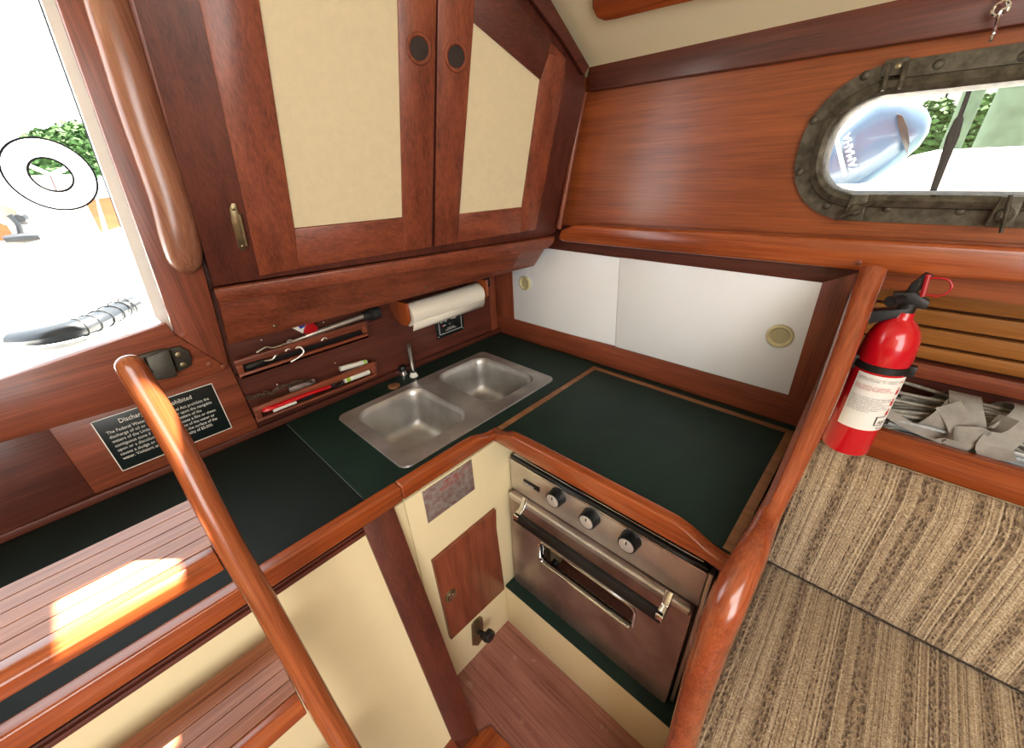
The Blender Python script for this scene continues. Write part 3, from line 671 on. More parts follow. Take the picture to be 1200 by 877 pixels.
xs_ = [.4785, .50, .52, .545, .565, .60, .93, .965, .99, 1.02, 1.045, 1.066]
zz_ = [H + .005, H + .005, H + .010, H + .022, H + .026, H + .027, H + .027, H + .026, H + .020, H + .006, H - .001, H - .003]
zb_ = H - .022
prism(bm, [(x, yo, z) for x, z in zip(xs_, zz_)] + [(1.066, yo, H - .03), (1.03, yo, zb_), (.50, yo, H - .02), (.4785, yo, H - .013)], (0, yi - yo, 0)); obj('fiddle_rail', bm, 'orgx', wt, bev=.004, seg=3)

# stove lid with inlaid wooden border
sl2 = thing('stove_cover_board', 'green laminate stove cover with inlaid wooden border over the oven', 'lid', (.77, -.25, H - .03))
lx0, lx1, ly0, ly1 = .482, 1.062, -.489, -.0285
bm = B(); box(bm, lx0, lx1, ly0, ly1, H - .028, H + .001); obj('lid_panel', bm, 'green', sl2)
bw = .018
for q in ((lx0, lx1, ly1 - bw, ly1), (lx0, lx0 + bw, ly0, ly1 - bw), (lx1 - bw, lx1, ly0, ly1 - bw)):
    bm = B(); box(bm, q[0], q[1], q[2], q[3], H + .001, H + .0022); obj('inlay_strip', bm, 'inlay', sl2, bev=.0004)

# sink
sk = thing('double_sink', 'brushed steel double bowl sink set in the green worktop', 'sink', (.27, -.46, H - .15))
def ring_at(cx, cy, w_, h, r, z, n=6): return [V((cx + a, cy + b, z)) for a, b in rrect(w_, h, r, n)]
rx0, rx1, ry0, ry1 = .100, .437, -.743, -.180
bowls = [(.127, .393, -.711, -.490), (.122, .395, -.424, -.212)]
def bowlmesh(bm, b):
    cx, cy, w_, h = (b[0] + b[1]) / 2, (b[2] + b[3]) / 2, b[1] - b[0], b[3] - b[2]
    rs = [ring_at(cx, cy, w_, h, .045, H + .004)]
    for dz, ins, r in ((.004, .004, .044), (.02, .008, .042), (.06, .012, .04), (.10, .016, .04), (.118, .022, .042), (.130, .034, .045), (.136, .055, .045), (.138, .08, .02)):
        rs.append(ring_at(cx, cy, w_ - 2 * ins, h - 2 * ins, min(r, (h - 2 * ins) / 2 - .002), H + .004 - dz))
    loft(bm, rs, cap1=True); return cx, cy
# deck of the sink built as strips round the bowl rims
bm = B()
outer = ring_at((rx0 + rx1) / 2, (ry0 + ry1) / 2, rx1 - rx0, ry1 - ry0, .022, H + .0045, 6)
lower = ring_at((rx0 + rx1) / 2, (ry0 + ry1) / 2, rx1 - rx0 + .004, ry1 - ry0 + .004, .024, H + .0008, 6)
ov = [bm.verts.new(p) for p in outer]; lv = [bm.verts.new(p) for p in lower]
es = []
for L_ in (ov,):
    for i in range(len(L_)): es.append(bm.edges.new((L_[i], L_[(i + 1) % len(L_)])))
for b in bowls:
    r_ = [bm.verts.new(p) for p in ring_at((b[0] + b[1]) / 2, (b[2] + b[3]) / 2, b[1] - b[0], b[3] - b[2], .045, H + .0045)]
    for i in range(len(r_)): es.append(bm.edges.new((r_[i], r_[(i + 1) % len(r_)])))
bmesh.ops.triangle_fill(bm, use_beauty=True, use_dissolve=False, edges=es)
for i in range(len(ov)): bm.faces.new((ov[i], ov[(i + 1) % len(ov)], lv[(i + 1) % len(lv)], lv[i]))
obj('rim', bm, 'steel', sk, sharp=60)
for b in bowls:
    bm = B(); cx, cy = bowlmesh(bm, b); bo = obj('bowl', bm, 'steel', sk, sharp=80)
    bm = B(); lathe(bm, (cx, cy, H - .1345), Z, [(.028, 0), (.028, .0015), (.020, .0018), (.018, .0008)], 24); obj('drain', bm, 'chrome', bo)

# tap and pump
fc = P(485, 441, z=H)
tp = thing('sink_tap', 'slim chrome swan tap standing behind the sink', 'tap', fc)
bm = B(); lathe(bm, fc, Z, [(.014, 0), (.014, .006), (.009, .010), (.009, .016)], 20); obj('base', bm, 'wht', tp)
ft = P(479, 408, x=fc.x + .004)
bm = B(); tube(bm, spline([fc + Z * .008, fc + (ft - fc) * .5, ft, ft + V((.004, .0, .010))], 4), [.0085] * 9 + [.0078] * 4, 12); obj('spout', bm, 'chrome', tp)
pf = P(473, 439, z=H)
pu = thing('pump_button', 'black topped chrome pump button left of the tap', 'pump', pf)
bm = B(); lathe(bm, pf, Z, [(.017, 0), (.017, .006), (.014, .012), (.014, .018)], 24); obj('collar', bm, 'chrome', pu)
bm = B(); lathe(bm, pf + Z * .018, Z, [(.013, 0), (.014, .008), (.011, .014), (.006, .016)], 24); obj('cap', bm, 'black', pu)
wp = P(462, 453, z=H); bm = B(); lathe(bm, wp, Z, [(.019, 0), (.019, .003), (.016, .005)], 24); tag(obj('wooden_hole_plug', bm, 'inlay'), 'round tan wooden plug in the worktop behind the sink', 'plug')

# =================================================================== SLIDING CUPBOARD DOORS
def sdoor(poly, pull, pr, label, ydoor):
    p = PP(poly, y=ydoor); t = thing('sliding_door', label, 'cupboard door', V((sum(q.x for q in p) / len(p), ydoor, min(q.z for q in p))), 'white sliding cupboard doors')
    bm = B(); prism(bm, p, (0, .006, 0)); obj('panel', bm, 'white', t, bev=.0008)
    c = P(*pull, y=ydoor - .001); bm = B(); lathe(bm, c, -Y, [(pr, -.001), (pr, .003), (pr * .94, .0065), (pr * .84, .0075), (pr * .74, .0055), (pr * .66, .0005), (pr * .62, .0003)], 32, capend=False); bmesh.ops.remove_doubles(bm, verts=bm.verts, dist=1e-6)
    f = obj('finger_pull', bm, 'ivory', t, label='round ivory finger pull')
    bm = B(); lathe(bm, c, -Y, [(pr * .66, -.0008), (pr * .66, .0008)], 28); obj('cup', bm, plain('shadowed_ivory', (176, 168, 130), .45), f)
sdoor([(600, 317.5), (621, 312.5), (626, 308), (635, 292.5), (641, 291.2), (727.5, 302.5), (721.5, 405.8), (602, 375)], (615.5, 332), .026, 'left white sliding cupboard door with a notched top corner', .004)
sdoor([(727, 302), (963.7, 331.6), (923.8, 463.2), (721, 406.5)], (914, 394), .0285, 'right white sliding cupboard door with a large ivory pull', -.0005)

# =================================================================== BASE CABINETS
fx = .49
sc_ = thing('sink_cabinet', 'cream base cabinet under the sink with a brown locker door', 'cabinet', (.3, -.65, 0))
bm = B(); box(bm, .44, fx, -.784, -.30, .001, H - .031)
obj('cream_front', bm, 'cream', sc_, bev=.001)
bm = B(); box(bm, .44, fx - .001, -.83, -.7855, .001, H - .031); obj('filler_strip', bm, 'cream', sc_, bev=.001)
dp = PP([(504.7, 656.5), (578, 595.4), (578.5, 617), (580.5, 630), (588.4, 688), (526, 747)], x=fx + .001)
bm = B(); prism(bm, dp, (.012, 0, 0)); bmesh.ops.scale; dd = obj('door', bm, 'redz', sc_, bev=.001)
q = P(528, 698, x=fx + .014); bm = B(); u_ = [q + Y * math.cos(t) * .0155 + Z * math.sin(t) * .0155 for t in [2 * pi * i / 24 for i in range(24)]]; tube(bm, u_, .004, 8, closed=True); obj('latch_ring', bm, 'brass', dd)
bm = B(); lathe(bm, q, X, [(.010, -.003), (.009, .004), (.004, .005)], 20); obj('latch', bm, 'chrome', dd)
ep = thing('instruction_plate', 'tarnished etched metal plate with red print on cream cabinet', 'plate', P(525, 590, x=fx))
pq_ = PP([(494.5, 577), (554, 537.3), (554.7, 575), (501.5, 613)], x=fx + .001)
y0, y1 = (pq_[0].y + pq_[3].y) / 2, (pq_[1].y + pq_[2].y) / 2; z0, z1 = (pq_[3].z + pq_[2].z) / 2, (pq_[0].z + pq_[1].z) / 2
bm = B(); box(bm, fx + .0002, fx + .002, y0, y1, z0, z1); obj('plate', bm, 'tarnish', ep, bev=.0003)
text('red_print', 'LPG', .009, (fx + .002, y1 - .03, z1 - .014), Y, Z, 'redprint', ep, depth=.0002)
text('red_print', 'CAUTION', .011, (fx + .002, y0 + .055, z1 - .018), Y, Z, 'redprint', ep, depth=.0002)
text('red_print', 'CLOSE CYLINDER VALVE WHEN\nAPPLIANCE IS NOT IN USE', .0052, (fx + .002, y0 + .045, z1 - .028), Y, Z, 'redprint', ep, depth=.0002)
for yy, zz in ((y0 + .005, z1 - .005), (y1 - .005, z1 - .005), (y0 + .005, z0 + .005), (y1 - .005, z0 + .005)): screw(ep, (fx + .002, yy, zz), X, .002)
vp_ = P(559.5, 740, x=fx)
vv = thing('shutoff_valve', 'small shut-off valve with a black knob low on the cream cabinet', 'valve', vp_)
bm = B(); prism(bm, PP([(552, 733), (555, 728), (562, 722), (565, 724), (566, 746), (560, 756), (553, 756)], x=fx + .001), (.004, 0, 0)); obj('plate', bm, 'brass', vv, bev=.001)
bm = B(); cyl(bm, vp_ + X * .002, P(572, 745, x=fx + .04), .007); cyl(bm, vp_ + X * .02 - Z * .012, vp_ + X * .02, .005); obj('stem', bm, 'black', vv)
kp = P(572, 745, x=fx + .045)
bm = B(); lathe(bm, kp - X * .010, X, [(.014, 0), (.022, .004), (.022, .018), (.017, .024)], 6); obj('knob', bm, 'black', vv, bev=.001)

# left cabinet: face leaning outwards towards the floor
Apt, Bpt = P(461, 596, x=.498), P(562, 862, z=0)
nC2 = (Bpt - Apt).cross(Y).normalized()
if nC2.x < 0: nC2 = -nC2
def LC(q, d=0): return [P(u, v, pl=(nC2, Apt + nC2 * d)) for u, v in q]
lc = thing('engine_cabinet', 'cream panelled engine cabinet with dark wooden frame behind the ladder', 'cabinet', (.45, -1.3, 0))
bm = B(); p0 = LC([(461, 596)])[0]; 
def LCy(y, z, d=0):
    p = Apt + nC2 * d; return V((p.x - (z - p.z) * nC2.z / nC2.x, y, z))
zT = H - .0305
rtp, rbt = Apt.y, Bpt.y
bm = B(); prism(bm, [LCy(rtp, zT, -.02), LCy(rbt, 0.001, -.02), LCy(-2.3, .001, -.02), LCy(-2.3, zT, -.02)], nC2 * .012); obj('carcass', bm, 'deepy', lc)
po = LC([(461, 594), (562, 862), (531, 870), (426, 620)]); bm = B(); prism(bm, [po[0] + Z * .01] + po[1:3] + [po[3] + Z * .012], -nC2 * .02); obj('stile', bm, 'deepz', lc, bev=.001)
pa = LC([(429.8, 626.9)])[0]; pb = LC([(531, 867)])[0]
bm = B(); prism(bm, [LCy(rtp, zT), LCy(-2.3, zT), LCy(-2.3, pa.z), pa], -nC2 * .018); obj('top_rail', bm, 'deepy', lc, bev=.001)
pb2 = LCy(pb.y, .045)
pc = LC([(531, 855)])[0]
bm = B(); prism(bm, [pa - nC2 * .006, LCy(-2.3, pa.z) - nC2 * .006, LCy(-2.3, .035) - nC2 * .006, pb + Z * .0 - nC2 * .006], -nC2 * .006); obj('cream_panel', bm, 'cream', lc)
bm = B(); prism(bm, [pb + nC2 * .001, LCy(-2.3, .04, .001), LCy(-2.3, .001, .001), LCy(pb.y + .01, .001, .001)], -nC2 * .018); obj('bottom_rail', bm, 'redy', lc, bev=.001)
# side cheek between the leaning face and the sink cabinet
bm = B(); prism(bm, [po[0] + Z * .01 - nC2 * .003 - Y * .004, po[1] - nC2 * .003 - Y * .004, (fx - .04, po[1].y - .004, 0.001), (fx - .04, po[0].y - .004, po[0].z + .01)], (0, -.003, 0)); obj('side_cheek', bm, 'cream', lc)

# stove alcove: kick panel and green shelf
al = thing('stove_plinth', 'cream kick panel topped with a dark green strip under the oven', 'plinth', (.77, -.4, 0))
bm = B(); box(bm, fx + .002, 1.064, -.509, -.495, .001, .196); obj('kick_panel', bm, 'cream', al, bev=.001)
bm = B(); box(bm, fx + .002, 1.064, -.509, .05, .196, .204); obj('green_shelf', bm, 'green', al, bev=.001)

# =================================================================== OVEN
yv = -.463
ov_ = thing('gimballed_oven', 'stainless steel galley oven with three black knobs under the worktop', 'oven', (.75, -.25, .205))
ox0, ox1 = .505, 1.024
zt1_ = P(700, 598, y=yv).z
bm = B(); box(bm, ox0, 1.036, yv + .024, -.04, .24, zt1_ - .002); obj('body', bm, 'enamel', ov_, bev=.004)
zt1, zt0 = .727, .612
# fit the panel to the measured corners
cTL, cTR, cBL, cBR = P(597.6, 539.5, y=yv), P(829.5, 674.3, y=yv), P(601, 575, y=yv), P(815.3, 709, y=yv)
zt1 = (cTL.z + cTR.z) / 2; zt0 = (cBL.z + cBR.z) / 2
px0, px1 = cTL.x, cTR.x - .001
bm = B(); box(bm, px0, px1, yv, yv + .03, zt0 + .004, zt1); obj('control_panel', bm, 'steelx', ov_, bev=.0015)
bm = B(); box(bm, px0, px1, yv + .003, -.06, zt1 + .0005, zt1 + .014); obj('cooktop', bm, 'enamel', ov_, bev=.003)
bm = B(); box(bm, px0, px1, yv - .002, yv + .004, zt1 + .0, zt1 + .006); obj('cooktop_lip', bm, 'chrome', ov_, bev=.0015)
bm = B(); box(bm, px0 + .006, px1 - .012, yv + .010, yv + .016, zt1 + .013, zt1 + .018); obj('cooktop_bead', bm, 'chrome', ov_, bev=.0015)
bm = B()
for i in range(9):
    x = px0 + .06 + i * .05; tube(bm, [(x, yv + .05, zt1 + .03), (x, -.10, zt1 + .03)], .003, 6)
tube(bm, [(px0 + .03, yv + .05, zt1 + .026), (px1 - .05, yv + .05, zt1 + .026)], .003, 6); tube(bm, [(px0 + .03, -.1, zt1 + .026), (px1 - .05, -.1, zt1 + .026)], .003, 6)
for x in (px0 + .05, px1 - .07):
    for y in (yv + .05, -.1): cyl(bm, (x, y, zt1 + .012), (x, y, zt1 + .028), .004, n=8)
obj('grate', bm, 'blackmatte', ov_, kind='stuff')
# side rail of the oven front, right
bm = B(); box(bm, px1 + .001, px1 + .010, yv + .004, yv + .03, .21, zt1 + .002); obj('side_channel', bm, 'steelx', ov_, bev=.001)
bm = B(); box(bm, px1 + .010, 1.055, yv + .03, yv + .06, .21, zt1 + .002); obj('side_channel', bm, 'enamel', ov_, bev=.001)
# badge
bq = PP([(613.5, 561), (632.5, 572), (631.7, 577.5), (612.5, 566)], y=yv - .001)
bm = B(); prism(bm, bq, (0, .003, 0)); bd = obj('badge', bm, 'black', ov_, bev=.0004)
text('badge_lettering', 'HILLERANGE', .0066, (min(p.x for p in bq) + .0025, yv - .0018, (bq[2].z + bq[3].z) / 2 + .003), X, Z, 'whiteprint', ov_, depth=.0002)
# knobs
for u, v in ((647, 587.5), (686.5, 612.5), (733.5, 640)):
    c = P(u, v, y=yv - .026); c = V((c.x, yv, c.z)); bm = B()
    prof = [(.0235, 0), (.0235, .003), (.0222, .004), (.0212, .022), (.0205, .0255)]
    u1, w1 = X, Z; n = 36; rings = []
    for r, h in prof: rings.append([c - Y * h + (X * math.cos(2 * pi * j / n) + Z * math.sin(2 * pi * j / n)) * (r * (1 + (.035 if j % 2 and .003 < h < .025 else 0))) for j in range(n)])
    loft(bm, rings, cap0=True, cap1=True); kb = obj('knob', bm, 'black', ov_)
    bm = B(); lathe(bm, c - Y * .0255, -Y, [(.0178, -.001), (.0178, .0008), (.0170, .0012), (.0004, .0014)], 28); obj('knob_face', bm, plain('silver_knob_face', (206, 200, 192), .35, metal=.35), kb, label='brushed silver knob face')
    bm = B(); box(bm, c.x - .0016, c.x + .0016, yv - .0275, yv - .0266, c.z + .004, c.z + .013); obj('pointer', bm, 'black', kb)
# door
d0, d1, e0_, e1_ = P(605.4, 677.8, y=yv - .002), P(782.8, 822.7, y=yv - .002), P(600.6, 577, y=yv), P(811, 710, y=yv)
dz0, dz1 = max((d0.z + d1.z) / 2, .2065), zt0
dx0, dx1 = (d0.x + e0_.x) / 2, (d1.x + e1_.x) / 2 + .001
# door with window opening, bevelled
wq = PP([(633, 641), (745, 716), (740, 738), (634, 663)], y=yv - .012)
wX0, wX1 = P(632.5, 650, y=yv - .012).x, P(743, 726, y=yv - .012).x; wZ1 = P(741, 716, y=yv - .012).z + .014; wZ0 = P(739, 737, y=yv - .012).z
bm = B(); cx, cz_ = (dx0 + dx1) / 2, (dz0 + dz1) / 2
def rr_y(cx, cz__, w_, h, r, y, n=6): return [V((cx + a, y, cz__ + b)) for a, b in rrect(w_, h, r, n)]
wc = ((wX0 + wX1) / 2, (wZ0 + wZ1) / 2); ww, wh = wX1 - wX0, wZ1 - wZ0
o_ = rr_y(cx, cz_, dx1 - dx0, dz1 - dz0, .012, yv - .012); i_ = rr_y(*wc, ww, wh, .018, yv - .012)
ovv = [bm.verts.new(p) for p in o_]; ivv = [bm.verts.new(p) for p in i_]; es = []
for L_ in (ovv, ivv):
    for i in range(len(L_)): es.append(bm.edges.new((L_[i], L_[(i + 1) % len(L_)])))
bmesh.ops.triangle_fill(bm, use_beauty=True, use_dissolve=False, edges=es)
bk = [bm.verts.new(V((p.x, yv + .012, p.z))) for p in o_]
for i in range(len(ovv)): bm.faces.new((ovv[i], ovv[(i + 1) % len(ovv)], bk[(i + 1) % len(bk)], bk[i]))
ib = [bm.verts.new(V((p.x, yv + .0, p.z))) for p in i_]
for i in range(len(ivv)): bm.faces.new((ivv[i], ivv[(i + 1) % len(ivv)], ib[(i + 1) % len(ib)], ib[i]))
od = obj('oven_door', bm, 'steeldoor', ov_, sharp=30)
bm = B(); box(bm, dx0 + .002, dx1 - .002, yv - .019, yv - .008, dz1 - .019, dz1 + .001); obj('door_top_rail', bm, 'steelx', od, bev=.005, seg=3)
bm = B(); tube(bm, rr_y(*wc, ww, wh, .018, yv - .013), .0038, 8, closed=True); obj('window_trim', bm, 'chrome', od)
bm = B(); prism(bm, rr_y(*wc, ww - .002, wh - .002, .017, yv - .006), (0, .003, 0)); obj('window_pane', bm, 'ovenglass', od)
bm = B(); box(bm, wX0 - .02, wX1 + .02, yv + .012, yv + .022, wZ0 - .02, wZ1 + .03); obj('oven_interior', bm, 'enamel', ov_)
bm = B()
for k_ in range(3): tube(bm, [(wc[0] - .02 + .01 * k_, yv + .004, wZ0 + .012 + k_ * .012), (wX1 - .012, yv + .004, wZ0 + .012 + k_ * .012)], .0045, 8)
obj('glint_rods', bm, plain('sky_glint_blue', (150, 184, 204), .3), ov_)  # light blue rods paint the sky reflected in the oven pane
# handle: black bar on two chrome brackets
yh = yv - .045
h0, h1 = P(604, 601, y=yh), P(776, 727, y=yh - .0)
zh = (h0.z + h1.z) / 2
hx0_, hx1_ = h0.x, h1.x
bm = B(); prism(bm, [(hx0_, yh - .012, zh - .011), (hx0_, yh + .006, zh - .011), (hx0_, yh + .009, zh + .009), (hx0_, yh - .004, zh + .012)], (hx1_ - hx0_, 0, 0)); hn = obj('handle', bm, 'black', od, bev=.002)
for xx in (hx0_ - .001, hx1_ - .014):
    bm = B(); yb_ = yv - .012
    a = [V((xx, yh - .010, zh - .008)), V((xx, yh - .008, zh + .008)), V((xx, yb_ - .016, zh + .016)), V((xx, yb_, zh + .046)), V((xx, yb_, zh + .014)), V((xx, yh + .006, zh - .009))]
    prism(bm, a, (.017, 0, 0)); obj('handle_bracket', bm, 'chrome', hn, bev=.002)

# =================================================================== PARTITION WITH CAP RAIL
bm = B(); prism(bm, [(1.0745, .0, .0), (1.0745, .0, 1.185), (1.0745, -.07, 1.185), (1.0745, -.48, .90), (1.0745, -.57, .80), (1.0745, -.61, .66), (1.0745, -.63, 0)], (.0075, 0, 0))
box(bm, 1.066, 1.0745, -.60, 0, 0, H - .002)
pw = struct('wall_partition', bm, 'deepz', origin=(1.074, -.3, 0), label='low wooden partition between galley and settee')
bm = B(); prism(bm, [(1.0822, .0, .80), (1.0822, .0, .99), (1.0822, -.2, .99), (1.0822, -.48, .86), (1.0822, -.53, .80)], (.0015, 0, 0)); obj('cream_lining', bm, 'cream', pw)
cl_ = [(1023, 318), (1005, 366), (970, 460), (934, 541), (903, 600), (880, 648), (853, 705), (833, 755), (814, 815), (794, 885), (770, 960)]
path = []
yz = [(-.075, 1.0), (-.13, 1.0), (-.25, 1.0), (-.36, 1.0), (-.44, 1.0), (-.53, 1.0), (-.60, 1.0), (-.628, 1.0), (-.645, 1.0), (-.655, 1.0), (-.66, 1.0)]
for (u, v), (y, _) in zip(cl_, yz): path.append(P(u, v, y=y))
rad = [.0205, .0200, .0175, .0155, .0165, .0225, .0255, .0245, .0235, .023, .023]
ps = spline(path, 5); rs_ = []
for i in range(len(ps)):
    t = i / 5; k = min(int(t), len(rad) - 2); rs_.append(rad[k] + (rad[k + 1] - rad[k]) * (t - k))
bm = B(); tube(bm, ps, rs_, 20); cr_ = obj('partition_cap_rail', bm, wood('red_varnished_rail', 'z', (116, 50, 24), (164, 82, 46), rough=.2, coat=.7, wear=.08, rot=((1, 0, 0), 50)))
tag(cr_, 'long curved varnished wooden cap rail dividing oven and settee', 'rail')
PATHDBG = [tuple(round(c, 3) for c in p) for p in path]
print('CAP', PATHDBG)

# =================================================================== LADDER
def tread(zc, back, front, right_y, left_y, nplank, parent, grooves=True):
    w_ = (front - back); n = nplank
    sl3 = w_ * .82 / n
    for i in range(n):
        x0 = back + i * sl3; bm = B(); box(bm, x0 + .0007, x0 + sl3 - .0007, left_y, right_y, zc - .0015, zc + .0002); obj('tread_strip', bm, 'tready', parent, bev=.0003, seg=1)
    bm = B(); x0 = back + n * sl3; prism(bm, [(x0 + .0008, right_y, zc - .02), (x0 + .0008, right_y, zc + .001), (front - .010, right_y, zc + .002), (front, right_y, zc - .006), (front, right_y, zc - .024), (front - .01, right_y, zc - .028)], (0, left_y - right_y, 0)); obj('nosing', bm, 'orgy', parent, bev=.002)
    bm = B(); box(bm, back, front - .012, left_y, right_y, zc - .024, zc - .0015); obj('tread_base', bm, 'caulk', parent)
ld = thing('companionway_ladder', 'varnished wooden companionway ladder with slotted treads', 'ladder', (.8, -1.3, 0))
# right rail path follows the lean through both tread noses
za1, za2 = 1.02, .755
p1 = P(262, 651, z=za1); p2 = P(366.7, 823, z=za2); yR = -1.082
fx1, fx2 = .607, .678
slope = (fx2 - fx1) / (za2 - za1)
def rx_(z): return fx1 + (z - za1) * slope
cl2 = [(146, 419), (178, 470), (212, 528), (243, 590), (274, 648), (308, 704), (343, 766), (381, 835), (408, 880)]
pts = []
for u, v in cl2:
    r = ray(u, v); # intersect with leaning plane x = fx1 + (z-za1)*slope - .012
    nn = V((1, 0, -slope)); pts.append(P(u, v, pl=(nn, V((fx1 - .006, 0, za1)))))
print('LADDER', [tuple(round(c, 3) for c in p) for p in pts])
dlast = (pts[-1] - pts[-3]); foot = pts[-1] + dlast * ((0.002 - pts[-1].z) / dlast.z)
R_t = .0128; d0v = (pts[1] - pts[0]).normalized(); e_p = pts[0] - d0v * .002
cap_ = [(e_p + d0v * R_t * t, R_t * math.sqrt(1 - (1 - t) ** 2)) for t in (.01, .1, .25, .45, .7)]
body_r = [.0130, .0138, .0146, .0150, .0152, .0155, .0158, .0172, .0172, .0172, .0172]
pts = [c for c, _ in cap_] + [e_p + d0v * R_t * 1.1] + pts[1:] + [foot]
rad = [q for _, q in cap_] + body_r; rad = rad[:len(pts)]; rad += [.0172] * (len(pts) - len(rad))
bm = B(); tube(bm, [pts[0]] + pts[1:], rad, 18, flat=(1, 1.0)); WR = wood('ladder_teak', 'z', (122, 60, 30), (178, 98, 54), rough=.25, coat=.6, rot=((0, 1, 0), 15.7)); obj('side_rail', bm, WR, ld)
off = V((0, -.52, 0)); bm = B(); tube(bm, [p + off for p in pts], rad, 18); obj('side_rail', bm, WR, ld)
b1 = (P(0, 692, z=za1).x + P(218, 585.3, z=za1).x) / 2
tread(za1, b1, fx1, -1.090, -1.59, 5, ld)
b2 = (P(141, 875, z=za2).x + P(313.5, 746, z=za2).x) / 2
tread(za2, b2, fx2, -1.090, -1.59, 5, ld)
tread(.46, .64, .79, -1.10, -1.59, 5, ld); tread(.2, .71, .86, -1.10, -1.59, 5, ld)
print('TREADS', b1, b2)

# dark catch bracket on the sill rail
cb = thing('ladder_catch', 'dark grey metal catch with two screws on the sill rail', 'bracket', P(195, 425, x=.03))
def cz4(a, b): return (100 + a / 4.87, 380 + b / 4.87)
def CB(q, x): return [P(*cz4(a, b), x=x) for a, b in q]
bm = B(); prism(bm, CB([(345, 195), (430, 165), (480, 150), (530, 300), (410, 325), (385, 300)], .050), (-.028, 0, 0)); obj('catch_body', bm, plain('grey_cast_metal', (78, 76, 68), .5, metal=.5, noise=.2), cb, bev=.003)
bm = B(); prism(bm, CB([(445, 150), (545, 128), (590, 155), (610, 200), (605, 240), (530, 278), (480, 155)], .034), (-.0118, 0, 0)); pl_ = obj('mounting_plate', bm, plain('grey_plate', (70, 66, 58), .5, metal=.5, noise=.2), cb, bev=.002)
bm = B(); prism(bm, CB([(290, 190), (435, 148), (445, 168), (300, 212)], .036), (-.0138, 0, 0)); obj('back_plate', bm, plain('grey_plate2', (74, 72, 66), .5, metal=.5), cb, bev=.001)
for q in ((533, 175), (560, 232)): screw(cb, P(*cz4(*q), x=.0345), X, .006, 'brass')
bm = B(); cyl(bm, P(*cz4(300, 205), x=.04), P(*cz4(350, 290), x=.055), .010); obj('pin', bm, 'chrome', cb)

# =================================================================== FIRE EXTINGUISHER
ec = V((1.152, -.115, .888)); er = .0395
ex = thing('fire_extinguisher', 'red fire extinguisher with black valve strapped beside the settee', 'fire extinguisher', ec)
bm = B()
prof = [(er - .006, 0), (er - .001, .003), (er, .008), (er, .218), (er * .985, .233), (er * .92, .249), (er * .80, .262), (er * .62, .273), (er * .45, .279), (.015, .283), (.0135, .294)]
lathe(bm, ec, Z, prof, 40); obj('cylinder', bm, 'red', ex)
# black band
bm = B(); lathe(bm, ec + Z * .186, Z, [(er + .001, 0), (er + .0025, .001), (er + .0025, .013), (er + .001, .014)], 40); bnd = obj('strap', bm, 'black', ex)
c_ = P(1073, 428, y=ec.y - .0); 
bm = B(); box(bm, ec.x + er - .004, ec.x + er + .008, ec.y - .016, ec.y - .004, ec.z + .182, ec.z + .204); obj('strap_buckle', bm, 'black', bnd, bev=.002)
bm = B(); box(bm, 1.084, ec.x - er + .012, ec.y - .02, ec.y + .02, ec.z + .178, ec.z + .206); box(bm, 1.0838, 1.092, ec.y - .014, ec.y + .014, ec.z + .07, ec.z + .285); obj('wall_bracket', bm, 'black', ex, bev=.002)
bm = B(); prism(bm, [(1.088, ec.y - .013, ec.z + .250), (1.088, ec.y - .013, ec.z + .282), (ec.x + .002, ec.y - .013, ec.z + .302), (ec.x + .002, ec.y - .013, ec.z + .290)], (0, .026, 0)); obj('dip_bracket', bm, 'gray', ex, bev=.001)
# label wrapped on the cylinder
def onc(ang, z, d=.0006): return V((ec.x + (er + d) * math.cos(ang), ec.y + (er + d) * math.sin(ang), ec.z + z))
a0, a1 = math.radians(-131), math.radians(-6)
bm = B(); n = 24; loft(bm, [[onc(a0 + (a1 - a0) * j / n, z) for j in range(n + 1)] for z in (.066, .182)], closed=False); lb = obj('paper_label', bm, 'whiteprint', ex)
def wrapbar(bm, t0, t1, z0, z1, d=.0011):
    k = max(2, int((t1 - t0) / .06)); loft(bm, [[onc(a0 + (a1 - a0) * (t0 + (t1 - t0) * j / k), z, d) for j in range(k + 1)] for z in (z0, z1)], closed=False)
def wraptext(nm, s, size, t, z, mat, sp=1.0):
    cu = bpy.data.curves.new('t', 'FONT'); cu.body = s; cu.size = size; cu.space_line = sp; cu.resolution_u = 1
    t_o = bpy.data.objects.new('t', cu); C.objects.link(t_o); dg = bpy.context.evaluated_depsgraph_get(); dg.update()
    me = bpy.data.meshes.new_from_object(t_o.evaluated_get(dg)); bpy.data.objects.remove(t_o)
    for v in me.vertices:
        a = a0 + (a1 - a0) * t + v.co.x / er; p = onc(a, z + v.co.y, .0012) - ORG[ex.name]; v.co = p
    me.materials.clear(); me.materials.append(M[mat]); o = bpy.data.objects.new(nm, me); C.objects.link(o); o.parent = lb; ORG[o.name] = ORG[ex.name]
wraptext('label_text', 'MARINE TYPE USCG DRY CHEMICAL\nFIRE EXTINGUISHER   TO OPERATE', 0.0037, .04, 0.1728, 'greyprint')
wraptext('label_text', 'HOLD UPRIGHT   PULL RING PIN\nSTART BACK 6 FEET  AIM AT BASE\nSQUEEZE LEVER  SWEEP SIDE TO SIDE', 0.0035, .04, 0.1576, 'redprint')
wraptext('label_text', 'INSPECT MONTHLY OR MORE FREQUENTLY\nIF CIRCUMSTANCES REQUIRE. CHECK THAT\nPOINTER IS IN OPERABLE RANGE.\nRECHARGE IMMEDIATELY AFTER ANY USE.\nDISCHARGE NO MORE THAN 10 YEARS.\nDO NOT INCINERATE. CONTENTS UNDER\nPRESSURE. KEEP FROM FREEZING.\nMAINTAIN PER NFPA 10', 0.0033, .04, 0.1345, 'greyprint', 1.25)
wraptext('label_text', 'ABC', 0.0098, .70, 0.0818, 'caulk')
